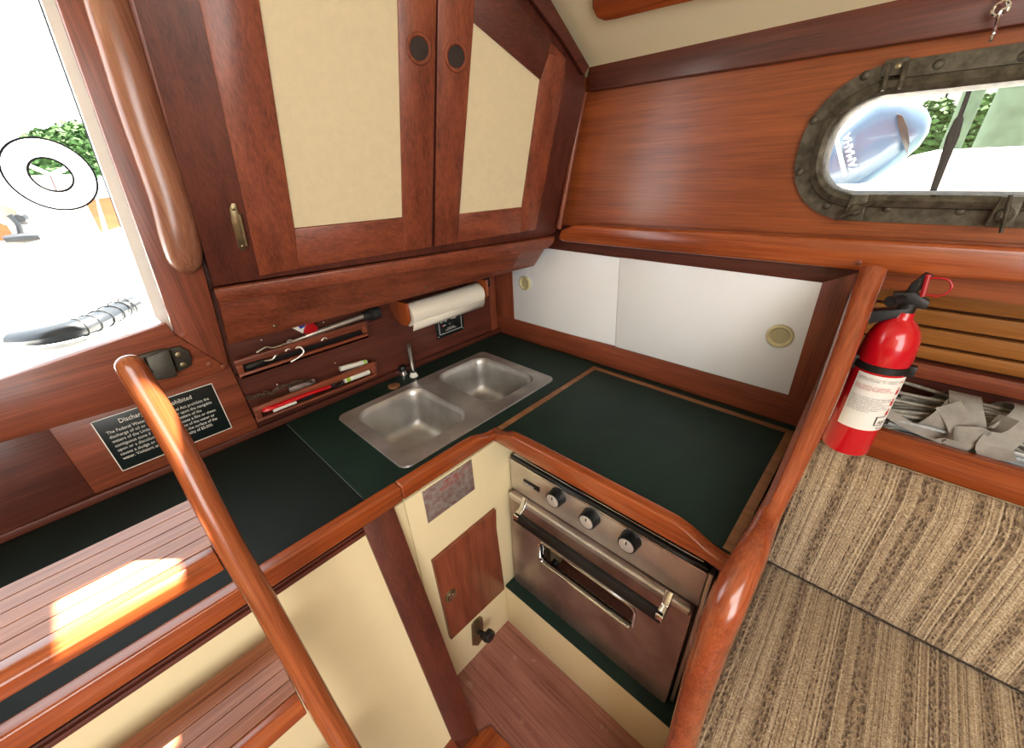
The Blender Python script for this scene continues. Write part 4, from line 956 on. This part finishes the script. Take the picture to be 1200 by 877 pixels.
wraptext('label_text', 'FIRE', 0.0061, .77, 0.1701, 'redprint')
bm = B()
for zz in (.152, .128, .106): 
    wrapbar(bm, .80, .87, zz - .006, zz + .004); wrapbar(bm, .82, .86, zz + .005, zz + .009)
obj('pictograms', bm, 'redprint', lb)
bm = B(); wrapbar(bm, .63, .66, .080, .097); wrapbar(bm, .63, .84, .097, .0985); wrapbar(bm, .63, .84, .078, .0795); obj('label_box', bm, 'caulk', lb)
text_k = wraptext('label_text', 'Kidde', 0.0070, .72, 0.0693, 'caulk')
# valve head, lever, ring
hb = ec + Z * .292
bm = B(); cyl(bm, hb, hb + Z * .018, .0125); hd = obj('valve', bm, 'black', ex)
bm = B(); prism(bm, [hb + V((-.030, -.012, .018)) * .82, hb + V((.028, -.012, .014)) * .82, hb + V((.030, -.012, .030)) * .82, hb + V((.0, -.012, .048)) * .82, hb + V((-.030, -.012, .040)) * .82], (0, .0175, 0)); obj('valve_body', bm, 'black', hd, bev=.002)
bm = B(); cyl(bm, hb + V((-.014, -.010, .028)) * .82, hb + V((-.030, -.034, .027)) * .82, .0085, .0095); obj('nozzle', bm, 'black', hd)
bm = B(); lathe(bm, hb + V((-.0301, -.0342, .027)) * .82, V((-.016, -.024, 0)), [(.006, 0), (.006, .0006)], 16); obj('nozzle_hole', bm, 'caulk', hd)
bm = B(); prism(bm, [hb + V((-.012, -.009, .044)) * .82, hb + V((.006, -.009, .046)) * .82, hb + V((.018, -.009, .082)) * .82, hb + V((.004, -.009, .086)) * .82, hb + V((-.010, -.009, .060)) * .82], (0, .013, 0)); obj('lever', bm, 'black', hd, bev=.002)
bm = B(); q0 = hb + V((.012, -.012, .060)) * .82; e1v, e2v = V((.9, -.1, .1)).normalized(), V((-.12, 0, 1)).normalized()
ringp = [q0 + e1v * (a_) * .8 + e2v * b_ * .8 for a_, b_ in ((0, -.014), (.018, -.018), (.030, -.014), (.037, -.003), (.037, .006), (.030, .016), (.018, .019), (.0, .018))]
tube(bm, spline(ringp, 4), .0018, 8); tube(bm, [q0 + e2v * -.016, q0 + e2v * .020], .0035, 8); obj('pull_pin', bm, 'redplastic', hd)

# =================================================================== SETTEE
yS_, zS_ = -.15, .520
def cushion(pts, vec, name, label, bev=.02):
    bm = B(); prism(bm, pts, vec); 
    o = obj(name, bm, 'fabric', bev=bev, seg=4, sharp=80)
    return tag(o, label, 'cushion', 'settee cushions')
cushion([(1.104, -.845, .40), (1.104, -.85, .511), (1.104, -.145, .511), (1.104, -.125, .40)], (1.9, 0, 0), 'seat_cushion', 'striped tweed seat cushion on the settee', .012)
bt = P(985, 545, y=-.085)
bkc = cushion([(1.102, -.158, .517), (1.102, -.150, .56), (1.102, -.122, .795), (1.102, -.112, .812), (1.102, -.060, .846), (1.102, -.046, .838), (1.102, -.046, .54)], (1.88, 0, 0), 'back_cushion', 'striped tweed back cushion leaning behind the seat cushion', .010)
bm = B(); box(bm, 1.12, 2.96, -.80, -.05, .0005, .398); st = tag(obj('settee_base', bm, 'redx'), 'wooden settee base carrying the striped seat cushion', 'settee base')
bm = B(); box(bm, 1.087, 3.0, -.040, -.022, .40, .8355); obj('back_board', bm, 'cream', wb)

# =================================================================== CORD BUNDLE
cbn = thing('cord_bundle', 'bundle of grey cords tied with grey webbing in the settee bin', 'cord bundle', (1.35, .03, .8405))
kx = 1.335
bm = B(); rnd = random.Random(3)
for i in range(46):
    t0, t1 = rnd.uniform(-.24, -.12), rnd.uniform(.5, .9)
    yk0 = .035 + rnd.uniform(-.018, .018); zk0 = .952 + rnd.uniform(-.022, .022)
    ph_ = rnd.uniform(0, 6); r = rnd.uniform(.0022, .0038)
    pts = []
    for j in range(12):
        u = j / 11; x = kx + t0 + (t1 - t0) * u; dk = min(1, abs(x - kx) / .2)
        ry, rz_ = rnd.uniform(-.03, .038), rnd.uniform(-.036, .03)
        if j == 0: base = (rnd.uniform(-.04, .05), rnd.uniform(-.085, .030))
        yy = yk0 + base[0] * dk + .008 * math.sin(ph_ + x * 14) * dk; zz = zk0 + base[1] * dk + .008 * math.cos(ph_ + x * 11) * dk - .014 * dk
        pts.append((x, min(max(yy, -.012), .09), max(zz, .845)))
    tube(bm, pts, r, 6)
obj('cords', bm, 'rope', cbn, kind='stuff')
bm = B()
for i in range(14):
    t0, t1 = -.10 + rnd.uniform(-.04, .03), rnd.uniform(.3, .7); y_ = rnd.uniform(-.012, .01); z_ = .925 - i * .0045
    tube(bm, [(kx + t0, y_, z_), (kx + t0 + .05, y_ - .002, z_ + .004), (kx + (t0 + t1) / 2, y_, z_ - .004 + rnd.uniform(-.004, .004)), (kx + t1, y_ + .01, z_ - .012)], rnd.uniform(.0025, .0042), 6)
obj('loose_cords', bm, plain('blueish_cord', (190, 196, 198), .8, noise=.3, nscale=80), cbn, kind='stuff')
def band(pts, wv, mat='web', nm='webbing', th=.0025):
    bm = B(); pts = spline(pts, 5); rings = []
    for i, p in enumerate(pts):
        d = (pts[min(i + 1, len(pts) - 1)] - pts[max(i - 1, 0)]).normalized(); s_ = V(wv); s_ = (s_ - d * s_.dot(d)).normalized(); n_ = d.cross(s_)
        hw = V(wv).length / 2; rings.append([p - s_ * hw - n_ * th / 2, p + s_ * hw - n_ * th / 2, p + s_ * hw + n_ * th / 2, p - s_ * hw + n_ * th / 2])
    loft(bm, rings, cap0=True, cap1=True); return obj(nm, bm, mat, cbn, sharp=50)
kc = V((kx - .03, .035, .948))
def circ(r1, r2, tilt, cx=0, a0=0, a1=360, n=10, lift=0):
    return [kc + V((cx + tilt * math.sin(math.radians(a0 + (a1 - a0) * j / n)), r1 * math.cos(math.radians(a0 + (a1 - a0) * j / n)), lift + r2 * math.sin(math.radians(a0 + (a1 - a0) * j / n)))) for j in range(n + 1)]
band(circ(.046, .043, .018, -.025), (.045, 0, 0)); band(circ(.048, .046, -.022, .012), (.045, 0, 0)); band(circ(.050, .049, .03, .045), (.04, 0, 0))
band([kc + V((-.03, -.035, .035)), kc + V((-.005, -.05, .01)), kc + V((.01, -.055, -.02)), kc + V((.005, -.05, -.045))], (.036, 0, .01), nm='webbing')
band([kc + V((.05, -.04, .04)), kc + V((.035, -.056, .01)), kc + V((.0, -.058, -.01)), kc + V((-.02, -.052, -.035))], (.02, 0, .024), nm='webbing')
band([kc + V((.06, -.045, .02)), kc + V((.05, -.06, -.015)), kc + V((.065, -.055, -.042))], (.045, 0, -.012), nm='webbing')
band([kc + V((-.22, -.03, -.01)), kc + V((-.14, -.045, .0)), kc + V((-.07, -.048, -.025)), kc + V((-.01, -.05, -.035))], (0, .004, .018), nm='webbing')
band([kc + V((.06, .0, .035)), kc + V((.13, -.01, .028)), kc + V((.24, .0, .016)), kc + V((.4, .0, .03))], (0, .018, .014), nm='webbing')

# =================================================================== PORTLIGHT
wn = struct('window_1', B_ := (lambda: (lambda b: (prism(b, [V((wx0 - .004, .022, wz0 - .004)), V((wx1 + .004, .022, wz0 - .004)), V((wx1 + .004, .022, wz1 + .004)), V((wx0 - .004, .022, wz1 + .004))], (0, .004, 0)), b)[1])(B()))(), 'glass', origin=(1.18, 0, 1.43), label='clear glass pane of the bronze portlight')
ctx, ctz = (wx0 + wx1) / 2, (wz0 + wz1) / 2
def rring(w_, h, r, y, n=8): return [V((ctx + a, y, ctz + b)) for a, b in rrect(w_, h, r, n)]
gw, gh_ = wx1 - wx0, wz1 - wz0
bm = B()
secs = [(.100, .100, .115, 0), (.100, .100, .115, -.009), (.050, .050, .088, -.011), (.044, .044, .085, -.026), (.022, .022, .075, -.032), (.004, .004, .062, -.026), (-.004, -.004, .058, -.010), (-.004, -.004, .058, .021), ]
loft(bm, [rring(gw + a, gh_ + b, min(r, (gh_ + b) / 2 - .001), y) for a, b, r, y in secs]); fr = obj('window_frame', bm, 'bronze', wn, sharp=40)
def zw(a, b): return (920 + a / 3.507, 40 + b / 3.507)
for q in ((330, 170), (118, 355), (62, 567), (172, 706), (420, 717), (722, 727), (632, 124), (985, 90)):
    c = P(*zw(*q), y=-.010); bm = B(); lathe(bm, V((c.x, -.0085, c.z)), -Y, [(.0075, 0), (.0075, .002), (.005, .005), (.001, .006)], 14); obj('bolt', bm, 'bronze', fr)
for ax in ((430, 120), (500, 110)):
    a = P(*zw(*ax), y=-.02); b = P(*zw(ax[0] - 30, ax[1] + 115), y=-.036); bm = B(); prism(bm, [V((a.x - .003, -.006, a.z)), V((a.x - .003, -.022, a.z)), V((b.x - .003, -.040, b.z)), V((b.x - .003, -.024, b.z))], (.006, 0, 0)); obj('hinge_arm', bm, 'bronze', fr, bev=.001)
a = P(*zw(455, 135), y=-.02); bm = B(); box(bm, a.x - .016, a.x + .014, -.020, -.008, a.z - .012, a.z + .012); obj('hinge_block', bm, 'bronze', fr, bev=.002)
screw(fr, P(*zw(463, 131), y=-.021), -Y, .004, 'brass')
for k_, (q, ang) in enumerate((((285, 725), 35), ((905, 745), -80))):
    c = P(*zw(*q), y=-.045); bm = B(); prism(bm, [V((c.x - .016, -.008, c.z - .02)), V((c.x + .016, -.008, c.z - .02)), V((c.x + .013, -.008, c.z + .026)), V((c.x - .013, -.008, c.z + .026))], (0, -.026, 0)); lug = obj('dog_lug', bm, 'bronze', fr, bev=.003)
    bm = B(); lathe(bm, V((c.x, -.034, c.z)), -Y, [(.011, 0), (.010, .012), (.005, .016)], 16); obj('wing_nut', bm, 'bronze', fr)
    bm = B(); dx, dz = math.cos(math.radians(ang)), math.sin(math.radians(ang)); cc = V((c.x, -.046, c.z))
    tube(bm, [cc - V((dx, 0, dz)) * .030, cc - V((dx, .004, dz)) * .012, cc, cc + V((dx, -.004, dz)) * .012, cc + V((dx, -.008, dz)) * .026], [.0045, .0055, .007, .0055, .004], 10, flat=(1, .6)); obj('wing', bm, 'bronze', fr)
bm = B(); c = P(*zw(580, 690), y=-.02); prism(bm, [V((c.x - .003, -.006, c.z + .012)), V((c.x + .003, -.03, c.z + .012)), V((c.x, -.012, c.z - .012))], (.006, 0, 0)); obj('stop_lug', bm, 'bronze', fr)
# hook hanging at the top right
bm = B(); tube(bm, spline([P(1178, -8, y=-.03), P(1180, 8, y=-.035), P(1172, 14, y=-.04), P(1168, 28, y=-.035), P(1164, 40, y=-.03), P(1161, 48, y=-.035)], 4), .0022, 8)
u = [P(1173, 10, y=-.035) + X * math.cos(t) * .008 + Z * math.sin(t) * .008 for t in [2 * pi * j / 14 for j in range(14)]]; tube(bm, u, .002, 6, closed=True)
bm2 = B(); bm2.free()
tag(obj('snap_hook', bm, 'chrome'), 'small metal snap hook hanging above the portlight', 'hook')

# =================================================================== OUTSIDE, THROUGH THE PORTLIGHT
bm = B(); box(bm, -.5, 4, .12, .75, 1.22, 1.26); tag(obj('side_deck', bm, 'gel'), 'white sunlit side deck just outside the portlight', 'deck')
zc_ = P(1100, 176, y=.62).z
zl_ = P(990, 222, y=.62).z; xa_, xb_ = P(1010, 215, y=.62).x, P(1068, 182, y=.62).x
bm = B(); prism(bm, [(-.5, .62, 1.262), (4, .62, 1.262), (4, .62, zc_ + .004), (xb_ + .05, .62, zc_), (xb_, .62, zc_ - .012), (xa_, .62, zl_ + .008), (-.5, .62, zl_)], (0, .14, 0)); tag(obj('deck_bulwark', bm, 'gel', bev=.015), 'bright white raised bulwark along the side deck', 'bulwark')
# outboard motor, hung on the rail: cowling leaning to the left
mc = P(1030, 165, y=.95)
mo = thing('outboard_motor', 'blue grey outboard motor cowling seen through the portlight', 'outboard motor', mc - Z * .25)
ax = (P(1062, 118, y=.95) - P(975, 210, y=.95)); ax = V((.62, 0, .78)).normalized(); ex_ = V((.78, 0, -.62))
bm = B(); rings = []
for t, a, b in ((-.34, .075, .06), (-.26, .09, .075), (-.12, .102, .09), (-.02, .106, .095), (.05, .100, .092), (.085, .085, .08), (.11, .058, .055), (.12, .026, .025)):
    c = mc + ax * (t + .0) ; rings.append([c + ex_ * a * math.copysign(abs(math.cos(q)) ** .7, math.cos(q)) + Y * b * math.copysign(abs(math.sin(q)) ** .7, math.sin(q)) for q in [2 * pi * j / 28 for j in range(28)]])
loft(bm, rings, cap0=True, cap1=True); obj('cowling', bm, 'motor', mo, sharp=70)
bm = B(); cc_ = mc + ax * -.3; tube(bm, [cc_, V((cc_.x - .02, cc_.y, .6)), V((cc_.x - .02, cc_.y, -.61))], [.05, .04, .035], 12); obj('lower_leg', bm, 'motor', mo)
bm = B(); o2 = mc + V((0, -.1, 0)); pts = [P(1051, 133, y=.845), P(1058, 136, y=.84), P(1064, 150, y=.84), P(1066, 168, y=.84), P(1063, 182, y=.845), P(1058, 168, y=.84), P(1052, 148, y=.84)]
prism(bm, pts, (0, .03, 0)); obj('air_intake', bm, 'enamel', mo, bev=.002)
bm = B(); prism(bm, [P(978, 165, y=.852), P(982, 162, y=.852), P(993, 205, y=.85), P(988, 208, y=.85)], (0, .02, 0)); obj('white_stripe', bm, 'wht', mo)
ta, tb = P(1003, 200, y=.845), P(992, 150, y=.845)
text('lettering', 'YAMAHA', .031, P(1006, 200, y=.842), (tb - ta), V((-.9, 0, .4)), 'wht', mo, depth=.002)
# dark shroud line with turnbuckle
bm = B(); pa_, pb_ = P(1140, 95, y=.55), P(1092, 228, y=.30); d = pb_ - pa_
d = (pb_ - pa_); fb = (1.2615 - pa_.z) / d.z; tube(bm, [pa_ - d * .3, pa_ + d * .35], .0045, 8); tube(bm, [pa_ + d * .97, pa_ + d * fb], .005, 8); tube(bm, [pa_ + d * .35, pa_ + d * .5, pa_ + d * .72, pa_ + d * .98], [.008, .011, .008, .006], 8)
tag(obj('rigging_wire', bm, 'line'), 'dark rigging wire with turnbuckle crossing the portlight view', 'wire')
# pilings, dock, hedge, houses
for i, (u, r, y, lab) in enumerate(((1168, .13, 3.2, 'thick weathered dock piling right of the rigging wire'), (1112, .07, 4.2, 'slimmer dock piling between outboard and rigging wire'))):
    b_ = P(u, 172, y=y); bm = B(); tube(bm, [(b_.x, y, -.6), (b_.x + .02, y, b_.z + 2.0)], [r, r * .92], 14); tag(obj('dock_piling', bm, 'pile'), lab, 'piling', 'dock pilings')
dk_ = thing('dock', 'sunlit timber dock beyond the portlight', 'dock', (4, 6, -.6))
zdk = 1.15
for i in range(9):
    bm = B(); box(bm, -2, 12, 5.2 + i * .2, 5.39 + i * .2, zdk, zdk + .04); obj('plank', bm, 'dock', dk_)
bm = B()
for i in range(16): box(bm, -2 + i * .9, -1.9 + i * .9, 5.2, 5.3, -.6, zdk)
obj('post', bm, 'pile', dk_, kind='stuff')
bm = B(); box(bm, -2, 12, 5.22, 5.30, .75, .83); obj('stringer', bm, 'dock', dk_)
bm = B(); box(bm, -3, 40, .9, 30, -.64, -.6); tag(obj('harbour_water', bm, plain('green_water', (150, 170, 150), .1, noise=.2, nscale=2)), 'pale green harbour water around the dock', 'water')
def bush(name, c, rx_1, ry_1, rz_1, n, s, lab, seed):
    r = random.Random(seed); bm = B()
    for i in range(n):
        a, e = r.uniform(0, 2 * pi), math.asin(r.uniform(-.3, 1)); q = r.uniform(.75, 1.05)
        p = V(c) + V((rx_1 * math.cos(a) * math.cos(e) * q, ry_1 * math.sin(a) * math.cos(e) * q, rz_1 * math.sin(e) * q))
        nv = V((r.uniform(-1, 1), r.uniform(-1, 1), r.uniform(-1, 1))).normalized(); u, w_ = frame_of(nv)
        bm.faces.new([bm.verts.new(p + (u * x + w_ * y) * s) for x, y in ((-1, 0), (0, .5), (1, 0), (0, -.5))])
    me = bpy.data.meshes.new(name); bm.to_mesh(me); bm.free(); me.materials.append(M['leaf']); t = thing(name, lab, 'bush', (c[0], c[1], c[2] - rz_1 * .4), 'bushes ashore')
    o = bpy.data.objects.new('foliage', me); C.objects.link(o); o.parent = t; o.location = -ORG[t.name] ; o['kind'] = 'stuff'
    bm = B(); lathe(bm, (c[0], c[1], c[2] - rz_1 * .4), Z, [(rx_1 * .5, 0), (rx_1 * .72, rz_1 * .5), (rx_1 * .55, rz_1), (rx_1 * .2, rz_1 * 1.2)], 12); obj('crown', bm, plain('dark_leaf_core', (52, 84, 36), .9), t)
hy = 9.0
for i, (u, lab) in enumerate(((1085, 'leafy bush beyond the dock, nearest the outboard'), (1135, 'leafy bush beyond the dock, behind the rigging wire'), (1185, 'leafy bush beyond the dock, behind the thick piling'))):
    c = P(u, 150, y=hy); bush('hedge_bush', (c.x, hy, 1.3), .42, .45, .75, 1800, .07, lab, i)
for i, (u, lab) in enumerate(((1070, 'pale row house far beyond the dock, left one'), (1150, 'pale house far beyond the dock, middle one'), (1230, 'pale house far beyond the dock, right one'))):
    c = P(u, 120, y=14); t = thing('waterfront_house', lab, 'house', (c.x, 14, -.5), 'row houses beyond the dock'); bm = B(); box(bm, c.x - .53, c.x + .53, 14, 17, -.5, 5); obj('wall', bm, 'house', t)
    bm = B(); prism(bm, [(c.x - .54, 13.8, 5), (c.x + .54, 13.8, 5), (c.x, 13.8, 5.8)], (0, 3.4, 0)); obj('roof', bm, 'greyprint', t)
    for r_ in range(2):
        for k_ in range(2):
            bm = B(); box(bm, c.x - .40 + k_ * .46, c.x - .08 + k_ * .46, 13.97, 14.02, 1.2 + r_ * 1.7, 2.2 + r_ * 1.7); obj('window', bm, 'winpane', t)

# =================================================================== COCKPIT, THROUGH THE COMPANIONWAY
ck = thing('cockpit', 'white fibreglass cockpit seen through the companionway', 'cockpit', (-1, -1.3, .5))
bm = B(); box(bm, -.75, -.17, -2.3, -.2, 1.04, 1.085); obj('bridge_deck', bm, 'gel', ck, bev=.01)
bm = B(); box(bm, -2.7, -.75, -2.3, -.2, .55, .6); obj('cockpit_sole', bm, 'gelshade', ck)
bm = B(); box(bm, -2.7, -.75, -.95, -.2, .6, 1.06); obj('seat_box', bm, 'gel', ck, bev=.02)
bm = B(); box(bm, -2.7, -.75, -2.4, -1.75, .6, 1.06); obj('seat_box', bm, 'gel', ck, bev=.02)
bm = B(); box(bm, -2.9, -.1, -.28, -.1, 1.0, 1.32); obj('coaming', bm, 'gel', ck, bev=.02)
bm = B(); box(bm, -2.9, -2.7, -2.5, -.1, .6, 1.30); obj('aft_coaming', bm, 'gel', ck, bev=.02)
# teak trim slats over the coaming
tk = [P(88, 232, x=-2.2), P(140, 232, x=-2.2)]
bm = B(); prism(bm, PP([(82, 243), (112, 233), (121, 272), (93, 276)], x=-2.1), (-.03, 0, 0)); obj('teak_board', bm, 'cockteak', ck)
bm = B(); prism(bm, PP([(115, 233), (130, 231), (141, 266), (127, 270)], x=-2.1), (-.03, 0, 0)); obj('teak_board', bm, 'cockteak', ck)
bm = B(); prism(bm, PP([(-20, 262), (38, 258), (44, 279), (-20, 285)], x=-2.1), (-.03, 0, 0)); obj('teak_board', bm, 'cockteak', ck)
# pedestal with round wheel guard
pc_ = P(60, 205, x=-1.45)
pd = thing('steering_wheel', 'large round white steering wheel in the bright cockpit', 'wheel', (pc_.x, pc_.y, .6))
bm = B(); cyl(bm, (pc_.x - .08, pc_.y, .6), (pc_.x - .08, pc_.y, pc_.z), .06); obj('pedestal', bm, 'gel', pd)
bm = B(); R1_, R2_ = .128, .060
rg = [V((pc_.x, pc_.y + R1_ * math.cos(t), pc_.z + R1_ * math.sin(t))) for t in [2 * pi * j / 40 for j in range(40)]]; ri = [V((pc_.x, pc_.y + R2_ * math.cos(t), pc_.z + R2_ * math.sin(t))) for t in [2 * pi * j / 40 for j in range(40)]]
loft(bm, [ri, rg, [p - X * .03 for p in rg], [p - X * .03 for p in ri], ri]); bmesh.ops.remove_doubles(bm, verts=bm.verts, dist=1e-5); obj('wheel_rim', bm, 'gel', pd)
bm = B(); tube(bm, rg, .0035, 6, closed=True); obj('outer_seam', bm, 'line', pd); bm = B(); tube(bm, ri, .0035, 6, closed=True); obj('inner_seam', bm, 'line', pd)
bm = B(); 
for t in (.4, 2.5, 4.6): tube(bm, [(pc_.x - .015, pc_.y, pc_.z), (pc_.x - .015, pc_.y + R2_ * math.cos(t), pc_.z + R2_ * math.sin(t))], .008, 8)
obj('spokes', bm, 'chrome', pd)
# throttle lever
tc_ = P(15, 250, x=-1.2)
th = thing('engine_control', 'chrome and black engine control lever left of the wheel', 'lever', tc_ - Z * .12)
bm = B(); lathe(bm, P(8, 250, x=-1.2), X, [(.035, -.03), (.04, 0), (.025, .02)], 20); obj('hub', bm, 'chrome', th)
bm = B(); a = P(24, 256, x=-1.19); lathe(bm, a - X * .02, X, [(.018, 0), (.022, .02), (.012, .035)], 16); tube(bm, spline([P(10, 252, x=-1.17), P(22, 265, x=-1.17), P(25, 280, x=-1.17)], 4), .009, 8); lathe(bm, P(27, 279, x=-1.17), Y, [(.012, -.045), (.018, 0), (.012, .04)], 12); obj('lever_arm', bm, 'gray', th)
bm = B(); box(bm, -1.26, -1.21, tc_.y - .03, tc_.y + .03, .6, tc_.z); obj('post', bm, 'gel', th)
# ribbed dark handle lying on the sill
z_s = 1.135
hd_pts = [P(18, 397, z=z_s + .008 + .012), P(45, 395, z=z_s + .008 + .014), P(80, 388, z=z_s + .008 + .016), P(112, 377, z=z_s + .008 + .018), P(140, 363, z=z_s + .008 + .02), P(160, 354, z=z_s + .008 + .026)]
hl = thing('ribbed_dark_handle', 'curved dark grey ribbed handle lying on the white sill', 'handle', hd_pts[2] - Z * .016)
bm = B(); sp_ = spline(hd_pts, 5); tube(bm, sp_, [.019 + .006 * math.sin(pi * i / (len(sp_) - 1)) for i in range(len(sp_))], 12, flat=(1.15, .8)); obj('grip', bm, 'gray', hl)
for i in range(12, 24, 2):
    bm = B(); c = sp_[i]; d = (sp_[i + 1] - sp_[i - 1]).normalized(); u, w_ = frame_of(d); pts = [c + (u * math.cos(t) * .0285 + w_ * math.sin(t) * .0205) for t in [2 * pi * j / 14 for j in range(14)]]
    tube(bm, pts, .0016, 5, closed=True); obj('rib', bm, 'blackmatte', hl)
# trees beyond the stern
for i, (u, v, lab) in enumerate(((72, 188, 'green shrub framed inside the white wheel'), (104, 178, 'green shrub right of the white wheel'))):
    c = P(u, v, x=-9); bush('stern_shrub', (c.x, c.y, c.z - .1), .62, .5, .5, 1500, .06, lab, 20 + i)
bm = B(); box(bm, -60, -3.2, -30, 30, -.64, -.6); tag(obj('stern_water', bm, plain('bright_water', (190, 205, 205), .1)), 'bright harbour water behind the stern', 'water')
print('objects', len(bpy.data.objects), 'tris', sum(len(m.loop_triangles) if m.calc_loop_triangles() is None else 0 for m in bpy.data.meshes))
